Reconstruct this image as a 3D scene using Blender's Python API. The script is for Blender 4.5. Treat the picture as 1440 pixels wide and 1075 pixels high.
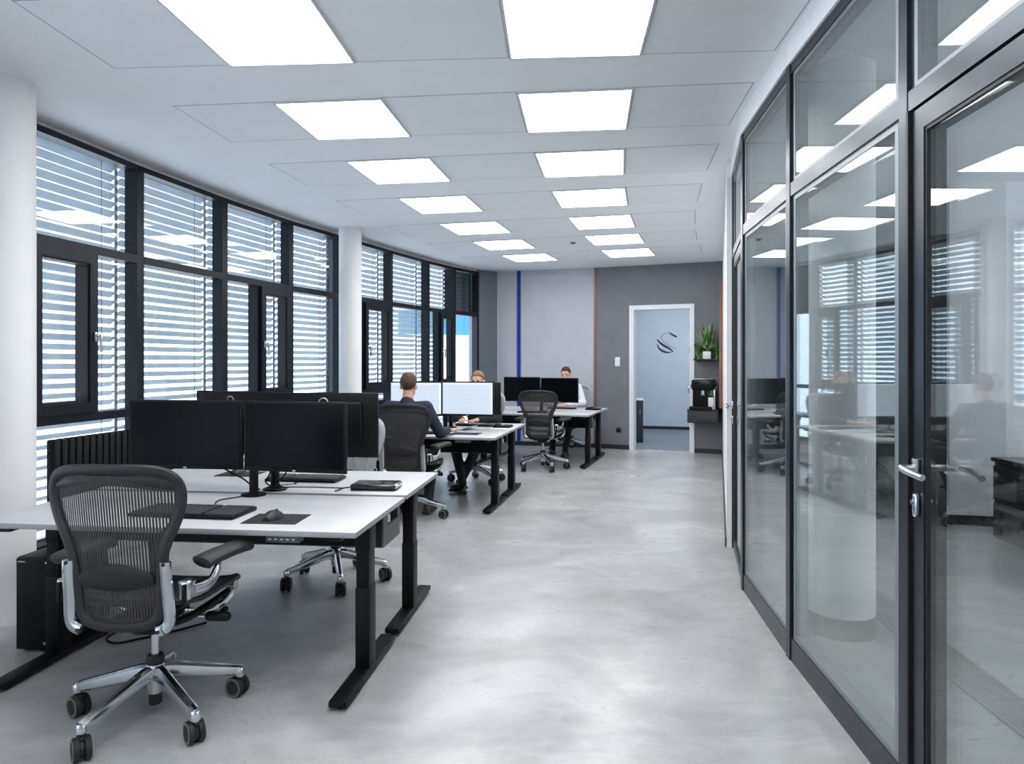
import bpy, bmesh, math, random
from mathutils import Vector, Matrix
R = math.radians
random.seed(7)
SC = bpy.context.scene
COL = SC.collection
for o in list(bpy.data.objects):
    bpy.data.objects.remove(o)

# ---------------------------------------------------------------- camera, world, exposure
CAM_H = 1.48
cam_data = bpy.data.cameras.new('camera')
cam_data.sensor_width = 36.0
cam_data.lens = 25.0
cam_data.shift_y = -28.5 / 1440
cam_data.clip_end = 200
cam = bpy.data.objects.new('camera', cam_data)
cam.location = (0, 0, CAM_H)
cam.rotation_euler = (R(90), 0, 0)
COL.objects.link(cam)
SC.camera = cam

world = bpy.data.worlds.new('overcast_sky')
SC.world = world
world.use_nodes = True
bgn = world.node_tree.nodes['Background']
bgn.inputs[0].default_value = (0.82, 0.888, 1.0, 1)
bgn.inputs[1].default_value = 3.0

LIGHT_STRENGTH = 6.0
SC.view_settings.view_transform = 'Standard'
SC.view_settings.look = 'None'
SC.view_settings.gamma = 1.0
SC.view_settings.use_curve_mapping = False
SC.view_settings.exposure = 0.74
SC.cycles.max_bounces = 10
SC.cycles.diffuse_bounces = 4
SC.cycles.glossy_bounces = 4
SC.cycles.transparent_max_bounces = 24
SC.cycles.sample_clamp_indirect = 6.0
SC.cycles.caustics_reflective = False
SC.cycles.caustics_refractive = False
SC.cycles.use_denoising = True

# ---------------------------------------------------------------- materials
def srgb(c):
    return tuple((x / 12.92 if x <= .04045 else ((x + .055) / 1.055) ** 2.4) for x in (v / 255 for v in c))

def mat(name, rgb, rough=.5, metal=0.0, spec=.5, emit=None, strength=0, coat=0):
    m = bpy.data.materials.new(name)
    m.use_nodes = True
    b = m.node_tree.nodes['Principled BSDF']
    b.inputs['Base Color'].default_value = (*srgb(rgb), 1)
    b.inputs['Roughness'].default_value = rough
    b.inputs['Metallic'].default_value = metal
    b.inputs['Specular IOR Level'].default_value = spec
    b.inputs['Coat Weight'].default_value = coat
    if emit:
        b.inputs['Emission Color'].default_value = (*srgb(emit), 1)
        b.inputs['Emission Strength'].default_value = strength
    return m

def noisy(name, rgb_a, rgb_b, scale=6, rough=(.4, .5), metal=0, bump=0, bscale=200, stretch=(1, 1, 1), detail=4, spec=.5):
    m = mat(name, rgb_a, rough[0], metal, spec)
    nt = m.node_tree
    b = nt.nodes['Principled BSDF']
    tc = nt.nodes.new('ShaderNodeTexCoord')
    mp = nt.nodes.new('ShaderNodeMapping')
    mp.inputs['Scale'].default_value = stretch
    nt.links.new(tc.outputs['Object'], mp.inputs[0])
    n = nt.nodes.new('ShaderNodeTexNoise')
    n.inputs['Scale'].default_value = scale
    n.inputs['Detail'].default_value = detail
    nt.links.new(mp.outputs[0], n.inputs['Vector'])
    cr = nt.nodes.new('ShaderNodeValToRGB')
    cr.color_ramp.elements[0].position = .3
    cr.color_ramp.elements[1].position = .7
    cr.color_ramp.elements[0].color = (*srgb(rgb_a), 1)
    cr.color_ramp.elements[1].color = (*srgb(rgb_b), 1)
    nt.links.new(n.outputs[0], cr.inputs[0])
    nt.links.new(cr.outputs[0], b.inputs['Base Color'])
    mr = nt.nodes.new('ShaderNodeMapRange')
    mr.inputs['To Min'].default_value = rough[0]
    mr.inputs['To Max'].default_value = rough[1]
    nt.links.new(n.outputs[0], mr.inputs[0])
    nt.links.new(mr.outputs[0], b.inputs['Roughness'])
    if bump:
        n2 = nt.nodes.new('ShaderNodeTexNoise')
        n2.inputs['Scale'].default_value = bscale
        nt.links.new(tc.outputs['Object'], n2.inputs['Vector'])
        bp = nt.nodes.new('ShaderNodeBump')
        bp.inputs['Strength'].default_value = bump
        bp.inputs['Distance'].default_value = .002
        nt.links.new(n2.outputs[0], bp.inputs['Height'])
        nt.links.new(bp.outputs[0], b.inputs['Normal'])
    return m

def glass_mat(name, tint, f0):
    m = bpy.data.materials.new(name)
    m.use_nodes = True
    nt = m.node_tree
    nt.nodes.clear()
    out = nt.nodes.new('ShaderNodeOutputMaterial')
    tr = nt.nodes.new('ShaderNodeBsdfTransparent')
    tr.inputs[0].default_value = (*tint, 1)
    gl = nt.nodes.new('ShaderNodeBsdfGlossy')
    gl.inputs['Roughness'].default_value = 0.0
    gl.inputs['Color'].default_value = (.93, .97, .96, 1)
    lw = nt.nodes.new('ShaderNodeLayerWeight')
    lw.inputs[0].default_value = .5
    pw = nt.nodes.new('ShaderNodeMath'); pw.operation = 'POWER'; pw.inputs[1].default_value = 5
    mr = nt.nodes.new('ShaderNodeMapRange')
    mr.inputs['To Min'].default_value = f0
    mr.inputs['To Max'].default_value = 1
    mx = nt.nodes.new('ShaderNodeMixShader')
    nt.links.new(lw.outputs['Facing'], pw.inputs[0])
    nt.links.new(pw.outputs[0], mr.inputs[0])
    nt.links.new(mr.outputs[0], mx.inputs[0])
    nt.links.new(tr.outputs[0], mx.inputs[1])
    nt.links.new(gl.outputs[0], mx.inputs[2])
    nt.links.new(mx.outputs[0], out.inputs[0])
    return m

def pellicle_mat(name, rgb, duty, pitch=.0118):
    m = bpy.data.materials.new(name)
    m.use_nodes = True
    nt = m.node_tree
    b = nt.nodes['Principled BSDF']
    b.inputs['Base Color'].default_value = (*srgb(rgb), 1)
    b.inputs['Roughness'].default_value = .6
    out = nt.nodes['Material Output']
    tc = nt.nodes.new('ShaderNodeTexCoord')
    sp = nt.nodes.new('ShaderNodeSeparateXYZ')
    nt.links.new(tc.outputs['Object'], sp.inputs[0])
    dv = nt.nodes.new('ShaderNodeMath'); dv.operation = 'DIVIDE'; dv.inputs[1].default_value = pitch
    fr = nt.nodes.new('ShaderNodeMath'); fr.operation = 'FRACT'
    gt = nt.nodes.new('ShaderNodeMath'); gt.operation = 'GREATER_THAN'; gt.inputs[1].default_value = duty
    nt.links.new(sp.outputs[0], dv.inputs[0]); nt.links.new(dv.outputs[0], fr.inputs[0]); nt.links.new(fr.outputs[0], gt.inputs[0])
    tr = nt.nodes.new('ShaderNodeBsdfTransparent')
    mx = nt.nodes.new('ShaderNodeMixShader')
    mu = nt.nodes.new('ShaderNodeMath'); mu.operation = 'MULTIPLY'; mu.inputs[1].default_value = .8
    nt.links.new(gt.outputs[0], mu.inputs[0])
    nt.links.new(mu.outputs[0], mx.inputs[0])
    nt.links.new(b.outputs[0], mx.inputs[1])
    nt.links.new(tr.outputs[0], mx.inputs[2])
    nt.links.new(mx.outputs[0], out.inputs[0])
    return m

def floor_mat():
    m = mat('polished_concrete', (150, 150, 148), .25)
    nt = m.node_tree
    b = nt.nodes['Principled BSDF']
    tc = nt.nodes.new('ShaderNodeTexCoord')
    def noise(scale, detail, stretch, dist=0, rot=0):
        mp = nt.nodes.new('ShaderNodeMapping'); mp.inputs['Scale'].default_value = stretch
        mp.inputs['Rotation'].default_value = (0, 0, rot)
        nt.links.new(tc.outputs['Object'], mp.inputs[0])
        n = nt.nodes.new('ShaderNodeTexNoise')
        n.inputs['Scale'].default_value = scale; n.inputs['Detail'].default_value = detail
        n.inputs['Distortion'].default_value = dist
        n.inputs['Roughness'].default_value = .6
        nt.links.new(mp.outputs[0], n.inputs['Vector'])
        return n
    n1 = noise(1.3, 6, (.85, 1.0, 1), 1.0, .15)
    n2 = noise(5.5, 9, (.75, 1.25, 1), 1.0, -.1)
    n3 = noise(60, 3, (1, 1, 1))
    ad = nt.nodes.new('ShaderNodeMath'); ad.operation = 'MULTIPLY_ADD'; ad.inputs[1].default_value = .42
    nt.links.new(n2.outputs[0], ad.inputs[0]); nt.links.new(n1.outputs[0], ad.inputs[2])
    ad2 = nt.nodes.new('ShaderNodeMath'); ad2.operation = 'MULTIPLY_ADD'; ad2.inputs[1].default_value = .12
    nt.links.new(n3.outputs[0], ad2.inputs[0]); nt.links.new(ad.outputs[0], ad2.inputs[2])
    sc_ = nt.nodes.new('ShaderNodeMath'); sc_.operation = 'MULTIPLY_ADD'; sc_.inputs[1].default_value = .9; sc_.inputs[2].default_value = .06
    nt.links.new(ad2.outputs[0], sc_.inputs[0])
    cr = nt.nodes.new('ShaderNodeValToRGB')
    e = cr.color_ramp.elements
    e[0].position = .4; e[0].color = (*srgb((122, 123, 124)), 1)
    e[1].position = 1.0; e[1].color = (*srgb((196, 197, 198)), 1)
    k = e.new(.72); k.color = (*srgb((162, 163, 164)), 1)
    nt.links.new(sc_.outputs[0], cr.inputs[0])
    nt.links.new(cr.outputs[0], b.inputs['Base Color'])
    mr = nt.nodes.new('ShaderNodeMapRange')
    mr.inputs['From Min'].default_value = .3; mr.inputs['From Max'].default_value = 1.3
    mr.inputs['To Min'].default_value = .38; mr.inputs['To Max'].default_value = .2
    nt.links.new(ad2.outputs[0], mr.inputs[0])
    nt.links.new(mr.outputs[0], b.inputs['Roughness'])
    bp = nt.nodes.new('ShaderNodeBump'); bp.inputs['Strength'].default_value = .06; bp.inputs['Distance'].default_value = .01
    nt.links.new(ad.outputs[0], bp.inputs['Height'])
    nt.links.new(bp.outputs[0], b.inputs['Normal'])
    return m

M = {}
M['floor'] = floor_mat()
M['ceiling'] = noisy('white_ceiling_paint', (240, 241, 242), (237, 238, 240), 3, (.6, .7))
M['panel'] = noisy('ceiling_panel_paint', (238, 239, 241), (235, 236, 238), 4, (.55, .65))
M['groove'] = mat('panel_groove', (176, 180, 186), .7)
M['white_wall'] = noisy('white_plaster', (236, 236, 236), (231, 232, 233), 4, (.6, .7), bump=.05)
M['light_grey'] = noisy('light_grey_wall', (186, 189, 196), (180, 183, 191), 3, (.6, .7))
M['dark_grey'] = noisy('dark_grey_wall', (119, 121, 126), (113, 115, 121), 3, (.6, .7))
M['pillar_grey'] = noisy('slate_pillar_paint', (104, 112, 120), (98, 106, 114), 3, (.5, .6))
M['black_skirting'] = mat('black_skirting', (38, 40, 43), .45)
M['grey_skirting'] = mat('grey_skirting', (112, 109, 105), .5)
M['stripe_glow'] = mat('painted_stripe_glow', (150, 172, 214), .5)
M['blue'] = mat('blue_stripe', (14, 44, 132), .4)
M['copper'] = noisy('copper_profile', (158, 108, 92), (146, 98, 84), 8, (.3, .4), metal=.4)
M['win_frame'] = noisy('anthracite_window_metal', (12, 19, 29), (9, 16, 26), 5, (.35, .45), metal=.2, spec=.35)
M['part_frame'] = noisy('dark_anodised_metal', (56, 63, 71), (48, 55, 63), 5, (.26, .34), metal=.75)
M['bead'] = mat('grey_glazing_bead', (132, 137, 141), .4, .4)
M['gasket'] = mat('black_gasket', (14, 16, 18), .5)
M['glass'] = glass_mat('window_glass', (.94, .97, .98), .05)
M['part_glass'] = glass_mat('partition_glass', (.962, .971, .968), .05)
M['slat'] = noisy('silver_grey_slat', (172, 181, 190), (164, 173, 183), 5, (.4, .5), metal=.1)
M['shaded_slat'] = mat('shaded_grey_slat', (62, 70, 76), .5)  # slat colour darkened to show a blind not lit from behind
M['cord'] = mat('grey_cord', (96, 102, 108), .7)
M['radiator'] = noisy('black_radiator_enamel', (9, 12, 17), (7, 10, 14), 6, (.4, .5), spec=.25)
M['chrome'] = noisy('brushed_steel', (205, 207, 210), (190, 192, 196), 12, (.2, .3), metal=1)
M['polished'] = noisy('polished_aluminium', (214, 216, 219), (200, 203, 207), 10, (.1, .2), metal=1)
M['alu'] = noisy('satin_aluminium', (202, 205, 209), (186, 189, 194), 10, (.13, .22), metal=1)
M['laminate'] = noisy('white_laminate', (193, 194, 198), (188, 189, 194), 5, (.38, .46))
M['lam_edge'] = mat('grey_laminate_edge', (150, 151, 154), .45)
M['desk_metal'] = noisy('black_powder_coat', (7, 8, 10), (5, 6, 8), 9, (.42, .52), spec=.2)
M['tray'] = noisy('grey_powder_coat', (84, 87, 90), (76, 79, 83), 9, (.4, .5), metal=.3)
M['plastic'] = noisy('black_plastic', (8, 9, 12), (6, 7, 10), 20, (.4, .5), spec=.22)
M['plastic2'] = noisy('charcoal_plastic', (38, 40, 43), (32, 34, 37), 20, (.45, .55))
M['graphite'] = noisy('graphite_frame', (38, 39, 42), (33, 34, 37), 15, (.4, .5), spec=.4)
M['frame_lit'] = noisy('pale_grey_frame', (168, 171, 175), (158, 161, 166), 15, (.42, .52))
M['pad'] = noisy('black_armpad', (33, 34, 37), (28, 29, 32), 30, (.5, .6), bump=.1, bscale=300)
M['lumbar'] = noisy('black_lumbar_foam', (19, 21, 24), (15, 17, 20), 20, (.6, .7), bump=.1)
M['pellicle'] = pellicle_mat('graphite_pellicle', (54, 51, 50), .68, .0108)
M['pellicle_seat'] = pellicle_mat('graphite_seat_pellicle', (34, 34, 36), .8)
M['pellicle_lit'] = pellicle_mat('pale_pellicle', (150, 153, 158), .82)
M['rubber'] = noisy('black_rubber', (24, 25, 27), (18, 19, 21), 20, (.55, .65))
M['rim'] = mat('grey_wheel_rim', (108, 108, 110), .4)
M['screen'] = noisy('dark_screen', (3, 7, 11), (3, 6, 10), 3, (.2, .24), spec=.1)
M['lit_screen'] = mat('lit_screen', (20, 20, 22), .25, emit=(214, 229, 246), strength=.60)
M['lit_line'] = mat('lit_screen_line', (20, 20, 22), .25, emit=(200, 216, 235), strength=.60)
M['lit_white'] = mat('lit_screen_white', (20, 20, 22), .25, emit=(236, 245, 255), strength=.66)
M['badge'] = mat('silver_badge', (190, 192, 196), .3, .9)
M['key'] = noisy('dark_key_caps', (62, 64, 68), (54, 56, 60), 30, (.5, .6))
M['mousepad'] = noisy('charcoal_cloth_pad', (34, 35, 39), (29, 30, 34), 120, (.8, .9))
M['led'] = mat('led_diffuser', (240, 240, 240), .6, emit=(255, 255, 255), strength=LIGHT_STRENGTH)
M['led_frame'] = mat('led_frame', (205, 208, 212), .5)
M['white_trim'] = noisy('white_door_lacquer', (232, 235, 239), (226, 229, 234), 4, (.4, .5))
M['blue_white'] = noisy('pale_blue_wall', (206, 219, 232), (200, 214, 228), 3, (.6, .7))
M['carpet'] = noisy('grey_blue_carpet', (128, 139, 150), (112, 123, 134), 30, (.9, .95), bump=.3)
M['emblem'] = mat('dark_navy_emblem', (24, 36, 58), .35)
M['emblem_thin'] = mat('pale_steel_emblem', (128, 146, 165), .4)
M['cabinet'] = noisy('slate_cabinet', (58, 68, 78), (52, 62, 72), 5, (.4, .5))
M['gloss_black'] = noisy('gloss_black_cabinet', (12, 14, 17), (9, 11, 14), 4, (.08, .14), spec=.7)
M['console'] = noisy('anthracite_console', (50, 52, 56), (45, 47, 51), 6, (.45, .55))
M['ceramic'] = noisy('white_ceramic', (232, 232, 230), (226, 226, 224), 8, (.3, .4))
M['soil'] = noisy('potting_soil', (44, 34, 26), (30, 24, 18), 60, (.9, .95))
M['leaf'] = noisy('green_leaf', (66, 112, 44), (38, 82, 30), 14, (.4, .5))
M['leaf_pale'] = noisy('variegated_leaf', (206, 218, 178), (120, 158, 88), 20, (.4, .5))
M['leaf_dull'] = noisy('grey_green_leaf', (136, 160, 136), (98, 126, 102), 20, (.5, .6))
M['clear_pot'] = glass_mat('clear_glass_pot', (.86, .9, .9), .06)
M['switch'] = mat('white_switch', (226, 228, 230), .4)
M['skin'] = noisy('skin', (214, 168, 146), (204, 156, 134), 14, (.5, .6))
M['lip'] = mat('lips', (176, 110, 100), .5)
M['eye'] = mat('dark_eye', (36, 30, 28), .3)
M['hair_brown'] = noisy('short_brown_hair', (84, 60, 46), (58, 41, 32), 60, (.6, .7), bump=.5, stretch=(1, 1, .25))
M['hair_dark'] = noisy('short_dark_hair', (64, 52, 44), (42, 34, 30), 60, (.6, .7), bump=.5, stretch=(1, 1, .25))
M['hair_sandy'] = noisy('short_sandy_hair', (150, 112, 82), (112, 82, 60), 60, (.6, .7), bump=.5, stretch=(1, 1, .25))
M['navy'] = noisy('navy_wool', (30, 38, 60), (24, 31, 51), 40, (.75, .85))
M['black_cloth'] = noisy('black_wool', (22, 24, 29), (17, 19, 23), 40, (.75, .85))
M['shirt'] = noisy('white_cotton', (226, 231, 240), (216, 222, 233), 30, (.7, .8))
M['shoe'] = noisy('brown_black_leather', (44, 32, 27), (30, 23, 20), 20, (.25, .35))
M['ext_wall'] = noisy('pale_render', (232, 236, 240), (224, 229, 234), 2, (.8, .9))
M['ext_win'] = mat('exterior_glass', (150, 172, 192), .15)
M['ext_teal'] = mat('turquoise_fascia', (38, 108, 132), .5)
M['ext_green'] = mat('green_sign', (20, 104, 92), .5)
M['ext_ground'] = noisy('pale_paving', (226, 229, 230), (216, 219, 221), 3, (.8, .9))
M['grille'] = noisy('steel_floor_grille', (158, 160, 160), (148, 150, 150), 6, (.4, .5), metal=.2)
M['grille_gap'] = mat('dark_grille_gap', (30, 32, 34), .7)
M['strap'] = mat('watch_black', (20, 20, 22), .4)

# ---------------------------------------------------------------- helpers
class MB:
    def __init__(s):
        s.bm = bmesh.new(); s.mi = 0
    def _paint(s, faces):
        for f in faces:
            f.material_index = s.mi
    def box(s, c, d, rz=0, bev=0, seg=2, m=None):
        r = bmesh.ops.create_cube(s.bm, size=1)
        vs = r['verts']
        T = Matrix.Translation(c) @ (m.to_4x4() if m is not None else Matrix.Rotation(rz, 4, 'Z')) @ Matrix.Diagonal((*d, 1))
        bmesh.ops.transform(s.bm, matrix=T, verts=vs)
        fs = set(f for v in vs for f in v.link_faces)
        s._paint(fs)
        if bev:
            es = list(set(e for v in vs for e in v.link_edges))
            bmesh.ops.bevel(s.bm, geom=es, offset=bev, segments=seg, affect='EDGES', profile=.5, material=s.mi)
        return s
    def ring(s, pts):
        return [s.bm.verts.new(p) for p in pts]
    def skin(s, rings, closed=True, caps=True, loop=False):
        n = len(rings[0]); fs = []
        m = len(rings)
        for i in range(m if loop else m - 1):
            a, b = rings[i], rings[(i + 1) % m]
            for j in range(n if closed else n - 1):
                k = (j + 1) % n
                try: fs.append(s.bm.faces.new((a[j], a[k], b[k], b[j])))
                except ValueError: pass
        if caps and closed and not loop:
            for rr, rev in ((rings[0], True), (rings[-1], False)):
                try: fs.append(s.bm.faces.new(rr[::-1] if rev else rr))
                except ValueError: pass
        s._paint(fs)
        return s
    def lathe(s, c, prof, n=20, axis='Z', m=None):
        rings = []
        for r, z in prof:
            ps = []
            for k in range(n):
                a = 2 * math.pi * k / n
                p = Vector((max(r, 1e-4) * math.cos(a), max(r, 1e-4) * math.sin(a), z))
                if axis == 'X': p = Vector((p.z, p.x, p.y))
                if axis == 'Y': p = Vector((p.x, -p.z, p.y)) * 1; 
                if m is not None: p = m @ p
                ps.append(p + Vector(c))
            rings.append(s.ring(ps))
        return s.skin(rings)
    def tube(s, pts, rad, n=8, ref=None, flat=1.0, loop=False, sup=2.0):
        pts = [Vector(p) for p in pts]
        m = len(pts)
        rs = rad if isinstance(rad, (list, tuple)) else [rad] * m
        fl = flat if isinstance(flat, (list, tuple)) else [flat] * m
        rings = []; prev = None
        for i, p in enumerate(pts):
            if loop: t = pts[(i + 1) % m] - pts[i - 1]
            else: t = pts[min(i + 1, m - 1)] - pts[max(i - 1, 0)]
            t.normalize()
            if ref is not None:
                rv = ref[i] if isinstance(ref, list) else Vector(ref)
                u = rv - t * rv.dot(t)
            elif prev is None:
                a = Vector((0, 0, 1)) if abs(t.z) < .9 else Vector((1, 0, 0))
                u = a - t * a.dot(t)
            else:
                u = prev - t * prev.dot(t)
            u.normalize(); prev = u
            v = t.cross(u)
            r = rs[i]; f = fl[i]; ps = []
            for k in range(n):
                a = 2 * math.pi * k / n + math.pi / n
                ca, sa = math.cos(a), math.sin(a)
                ca = math.copysign(abs(ca) ** (2 / sup), ca); sa = math.copysign(abs(sa) ** (2 / sup), sa)
                ps.append(p + u * (ca * r) + v * (sa * r * f))
            rings.append(s.ring(ps))
        return s.skin(rings, loop=loop)
    def capsule(s, p0, p1, r0, r1, n=14, sq=None):
        p0, p1 = Vector(p0), Vector(p1)
        d = p1 - p0; L = d.length
        t = d / L if L > 1e-6 else Vector((0, 0, 1))
        pts = []; rs = []
        for k in range(1, 5):
            a = math.pi / 2 * k / 4
            pts.append(p0 - t * r0 * math.cos(a)); rs.append(r0 * math.sin(a))
        for k in range(3, -1, -1):
            a = math.pi / 2 * (k + .02) / 4
            pts.append(p1 + t * r1 * math.cos(a)); rs.append(r1 * math.sin(a))
        a = Vector((0, 0, 1)) if abs(t.z) < .9 else Vector((0, 1, 0))
        u = (a - t * a.dot(t)).normalized(); v = t.cross(u)
        rings = []
        for p, r in zip(pts, rs):
            rings.append(s.ring([p + (u * math.cos(q) + v * math.sin(q)) * max(r, 1e-4) for q in (2 * math.pi * k / n for k in range(n))]))
        return s.skin(rings)
    def ell(s, c, r, rot=None, u=16, v=10):
        g = bmesh.ops.create_uvsphere(s.bm, u_segments=u, v_segments=v, radius=1)
        T = Matrix.Translation(c) @ (rot.to_4x4() if rot is not None else Matrix.Identity(4)) @ Matrix.Diagonal((*r, 1))
        bmesh.ops.transform(s.bm, matrix=T, verts=g['verts'])
        s._paint(set(f for q in g['verts'] for f in q.link_faces))
        return s
    def prism(s, poly, z0, z1):
        a = s.ring([(x, y, z0) for x, y in poly]); b = s.ring([(x, y, z1) for x, y in poly])
        return s.skin([a, b])
    def grid(s, fn, nu, nv):
        vs = [[s.bm.verts.new(fn(i / nu, j / nv)) for j in range(nv + 1)] for i in range(nu + 1)]
        fs = []
        for i in range(nu):
            for j in range(nv):
                fs.append(s.bm.faces.new((vs[i][j], vs[i + 1][j], vs[i + 1][j + 1], vs[i][j + 1])))
        s._paint(fs)
        return s
    def seg(s, p, q, z0, z1, t, side=1):
        p, q = Vector(p), Vector(q)
        d = (q - p).normalized(); n = Vector((-d.y, d.x)) * t * side
        return s.prism([p, q, q + n, p + n] if side > 0 else [p, p + n, q + n, q], z0, z1)
    def build(s, name, mats, parent=None, smooth=35, loc=None, rz=None):
        bmesh.ops.recalc_face_normals(s.bm, faces=s.bm.faces)
        me = bpy.data.meshes.new(name)
        s.bm.to_mesh(me); s.bm.free()
        for mm in (mats if isinstance(mats, (list, tuple)) else [mats]):
            me.materials.append(mm)
        if smooth:
            me.shade_smooth(); me.set_sharp_from_angle(angle=R(smooth))
        o = bpy.data.objects.new(name, me)
        COL.objects.link(o)
        if parent is not None: o.parent = parent
        if loc is not None: o.location = loc
        if rz is not None: o.rotation_euler = (0, 0, rz)
        return o

def tag(o, label=None, cat=None, group=None, kind=None):
    if label: o['label'] = label
    if cat: o['category'] = cat
    if group: o['group'] = group
    if kind: o['kind'] = kind
    return o

def empty(name, loc=(0, 0, 0), rz=0, label=None, cat=None, group=None, kind=None):
    o = bpy.data.objects.new(name, None)
    COL.objects.link(o)
    o.empty_display_size = .1
    o.location = loc; o.rotation_euler = (0, 0, rz)
    return tag(o, label, cat, group, kind)

def dup(root, loc=None, rz=None, label=None, group=None):
    def cp(o, parent):
        c = o.copy(); COL.objects.link(c)
        if parent is not None:
            c.parent = parent
        return c
    r = cp(root, None)
    def rec(a, b):
        for ch in list(a.children):
            c = cp(ch, b); rec(ch, c)
    rec(root, r)
    if loc is not None: r.location = loc
    if rz is not None: r.rotation_euler = (0, 0, rz)
    if label: r['label'] = label
    if group: r['group'] = group
    return r

def struct(o):
    return tag(o, kind='structure')

def smooth_path(pts, n=6, loop=False):
    pts = [Vector(p) for p in pts]; out = []
    m = len(pts)
    for i in range(m if loop else m - 1):
        if loop: p0, p1, p2, p3 = pts[i - 1], pts[i], pts[(i + 1) % m], pts[(i + 2) % m]
        else: p0, p1, p2, p3 = pts[max(i - 1, 0)], pts[i], pts[i + 1], pts[min(i + 2, m - 1)]
        for k in range(n):
            t = k / n
            out.append(.5 * ((2 * p1) + (p2 - p0) * t + (2 * p0 - 5 * p1 + 4 * p2 - p3) * t * t + (3 * p1 - p0 - 3 * p2 + p3) * t ** 3))
    if not loop: out.append(pts[-1])
    return out

# ---------------------------------------------------------------- the curved plan
CX, CY = 27.5, 1.671          # centre of the building's curve
CEIL = 3.094
def pol(r, deg):
    a = R(deg)
    return Vector((CX - r * math.cos(a), CY + r * math.sin(a)))
W1 = [(-3.2, 4.593), (-3.03, 5.73), (-2.80, 6.846), (-2.506, 7.954), (-2.165, 8.91)]
W2 = [(-2.067, 9.187), (-1.748, 10.08), (-1.343, 11.10), (-.996, 11.86), (-.624, 12.47)]
BACK = [(-.267, 12.73), (1.418, 12.22), (3.375, 11.39)]
SIDE_END = (1.715, 5.68)
PART = [(1.795, 5.66), (1.534, 4.618), (1.42, 3.55), (1.342, 2.362), (1.264, 1.295), (1.21, .2), (1.22, -1.0), (1.3, -3.2)]
WIN_TOP, WIN_BOT, TRANSOM, RAIL = 3.051, .2, 2.297, 1.08
# ---------------------------------------------------------------- floor, ceiling, walls
outline = [(-3.45, -3.3), (-3.4, 0), (-3.3, 3.0)] + W1 + W2 + [(-.45, 12.75), (-.2, 12.85), (1.45, 12.35), (3.45, 11.6), (6.6, 11.6), (6.6, -3.3)]
b = MB(); b.prism(outline, -.15, 0); floor = struct(b.build('floor', M['floor'], smooth=0))
c_out = [(-3.47, -3.3), (-3.42, 0), (-3.32, 3.0)] + [(x - .05, y) for x, y in W1 + W2] + [(-.45, 12.75), (-.2, 12.85), (1.45, 12.35), (3.45, 11.6), (6.6, 11.6), (6.6, -3.3)]
b = MB(); b.prism(c_out, CEIL, CEIL + .2); ceiling = struct(b.build('ceiling', M['ceiling'], smooth=0))

def nshift(poly_line):
    return poly_line
# below / above the windows and solid wall nearer than the first window
b = MB()
W0 = [(-3.45, -3.3), (-3.44, -2.0), (-3.42, -.7), (-3.39, .6), (-3.34, 1.9), (-3.28, 3.2), W1[0]]
allw = W0[:-1] + W1 + W2
for p, q in zip(allw, allw[1:]):
    if 3 < p[1] < 4: b.seg(p, q, 0, CEIL, .2, 1); continue
    b.seg(p, q, 0, WIN_BOT, .2, 1)
    b.seg(p, q, WIN_TOP, CEIL + .05, .2, 1)
struct(b.build('wall_left', M['white_wall'], smooth=0))
b = MB(); b.seg(W1[-1], W2[0], WIN_BOT, WIN_TOP, .2, 1); struct(b.build('wall_left_pier', M['pillar_grey'], smooth=0))
b = MB(); b.seg(W2[-1], BACK[0], 0, CEIL, .25, 1); struct(b.build('wall_back_left', M['pillar_grey'], smooth=0))
b = MB(); b.seg(BACK[0], BACK[1], 0, CEIL, .15, 1); struct(b.build('wall_back', M['light_grey'], smooth=0))
def bw(t):
    p, q = Vector(BACK[1]), Vector(BACK[2])
    return p + (q - p) * t
T0, T1, DOOR_H = .301, .777, 2.405
b = MB()
b.seg(bw(0), bw(T0), 0, CEIL, .15, 1); b.seg(bw(T1), bw(1), 0, CEIL, .15, 1); b.seg(bw(T0), bw(T1), DOOR_H, CEIL, .15, 1)
struct(b.build('wall_back_right', M['dark_grey'], smooth=0))
# corridor side wall, white, running on from the partition
b = MB(); b.seg(SIDE_END, BACK[2], 0, CEIL, .12, -1); struct(b.build('wall_right', M['white_wall'], smooth=0))
b = MB(); b.seg((-3.6, -3.3), (6.7, -3.3), 0, CEIL, .15, -1)
struct(b.build('wall_front', M['white_wall'], smooth=0))
# skirting
def inset(p, q, t):
    p, q = Vector(p), Vector(q); d = (q - p).normalized(); n = Vector((d.y, -d.x)) * t
    return p + n, q + n
b = MB()
for p, q in ((BACK[0], BACK[1]), (BACK[1], bw(T0 - .01)), (bw(T1 + .012), BACK[2]), (W2[-1], BACK[0])):
    b.seg(p, q, 0, .075, .014, -1)
struct(b.build('baseboard_back', M['black_skirting'], smooth=0))
b = MB(); b.seg(SIDE_END, BACK[2], 0, .075, .012, 1); struct(b.build('baseboard_right', M['black_skirting'], smooth=0))
# blue stripe, copper corner strip on the back wall
def strip_on_back(px, w, name, m, t, z0, z1, label):
    p, q = Vector(BACK[0]), Vector(BACK[1])
    u = (q - p); k = (px - 720) / 1000
    s = (k * p.y - p.x) / (u.x - k * u.y)
    d = u.normalized(); c = p + u * s
    b = MB(); b.seg(c - d * w / 2, c + d * w / 2, z0, z1, t, -1)
    return struct(b.build(name, m, smooth=0))
strip_on_back(729.7, .062, 'trim_1', M['blue'], .008, .075, CEIL, '')
strip_on_back(726.2, .012, 'glow_strip', M['stripe_glow'], .006, .075, CEIL, '')  # pale glow along the blue stripe, painted as narrow strips
strip_on_back(733.2, .012, 'glow_strip', M['stripe_glow'], .006, .075, CEIL, '')
strip_on_back(836.6, .03, 'trim_3', M['copper'], .02, .075, CEIL, '')
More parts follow.
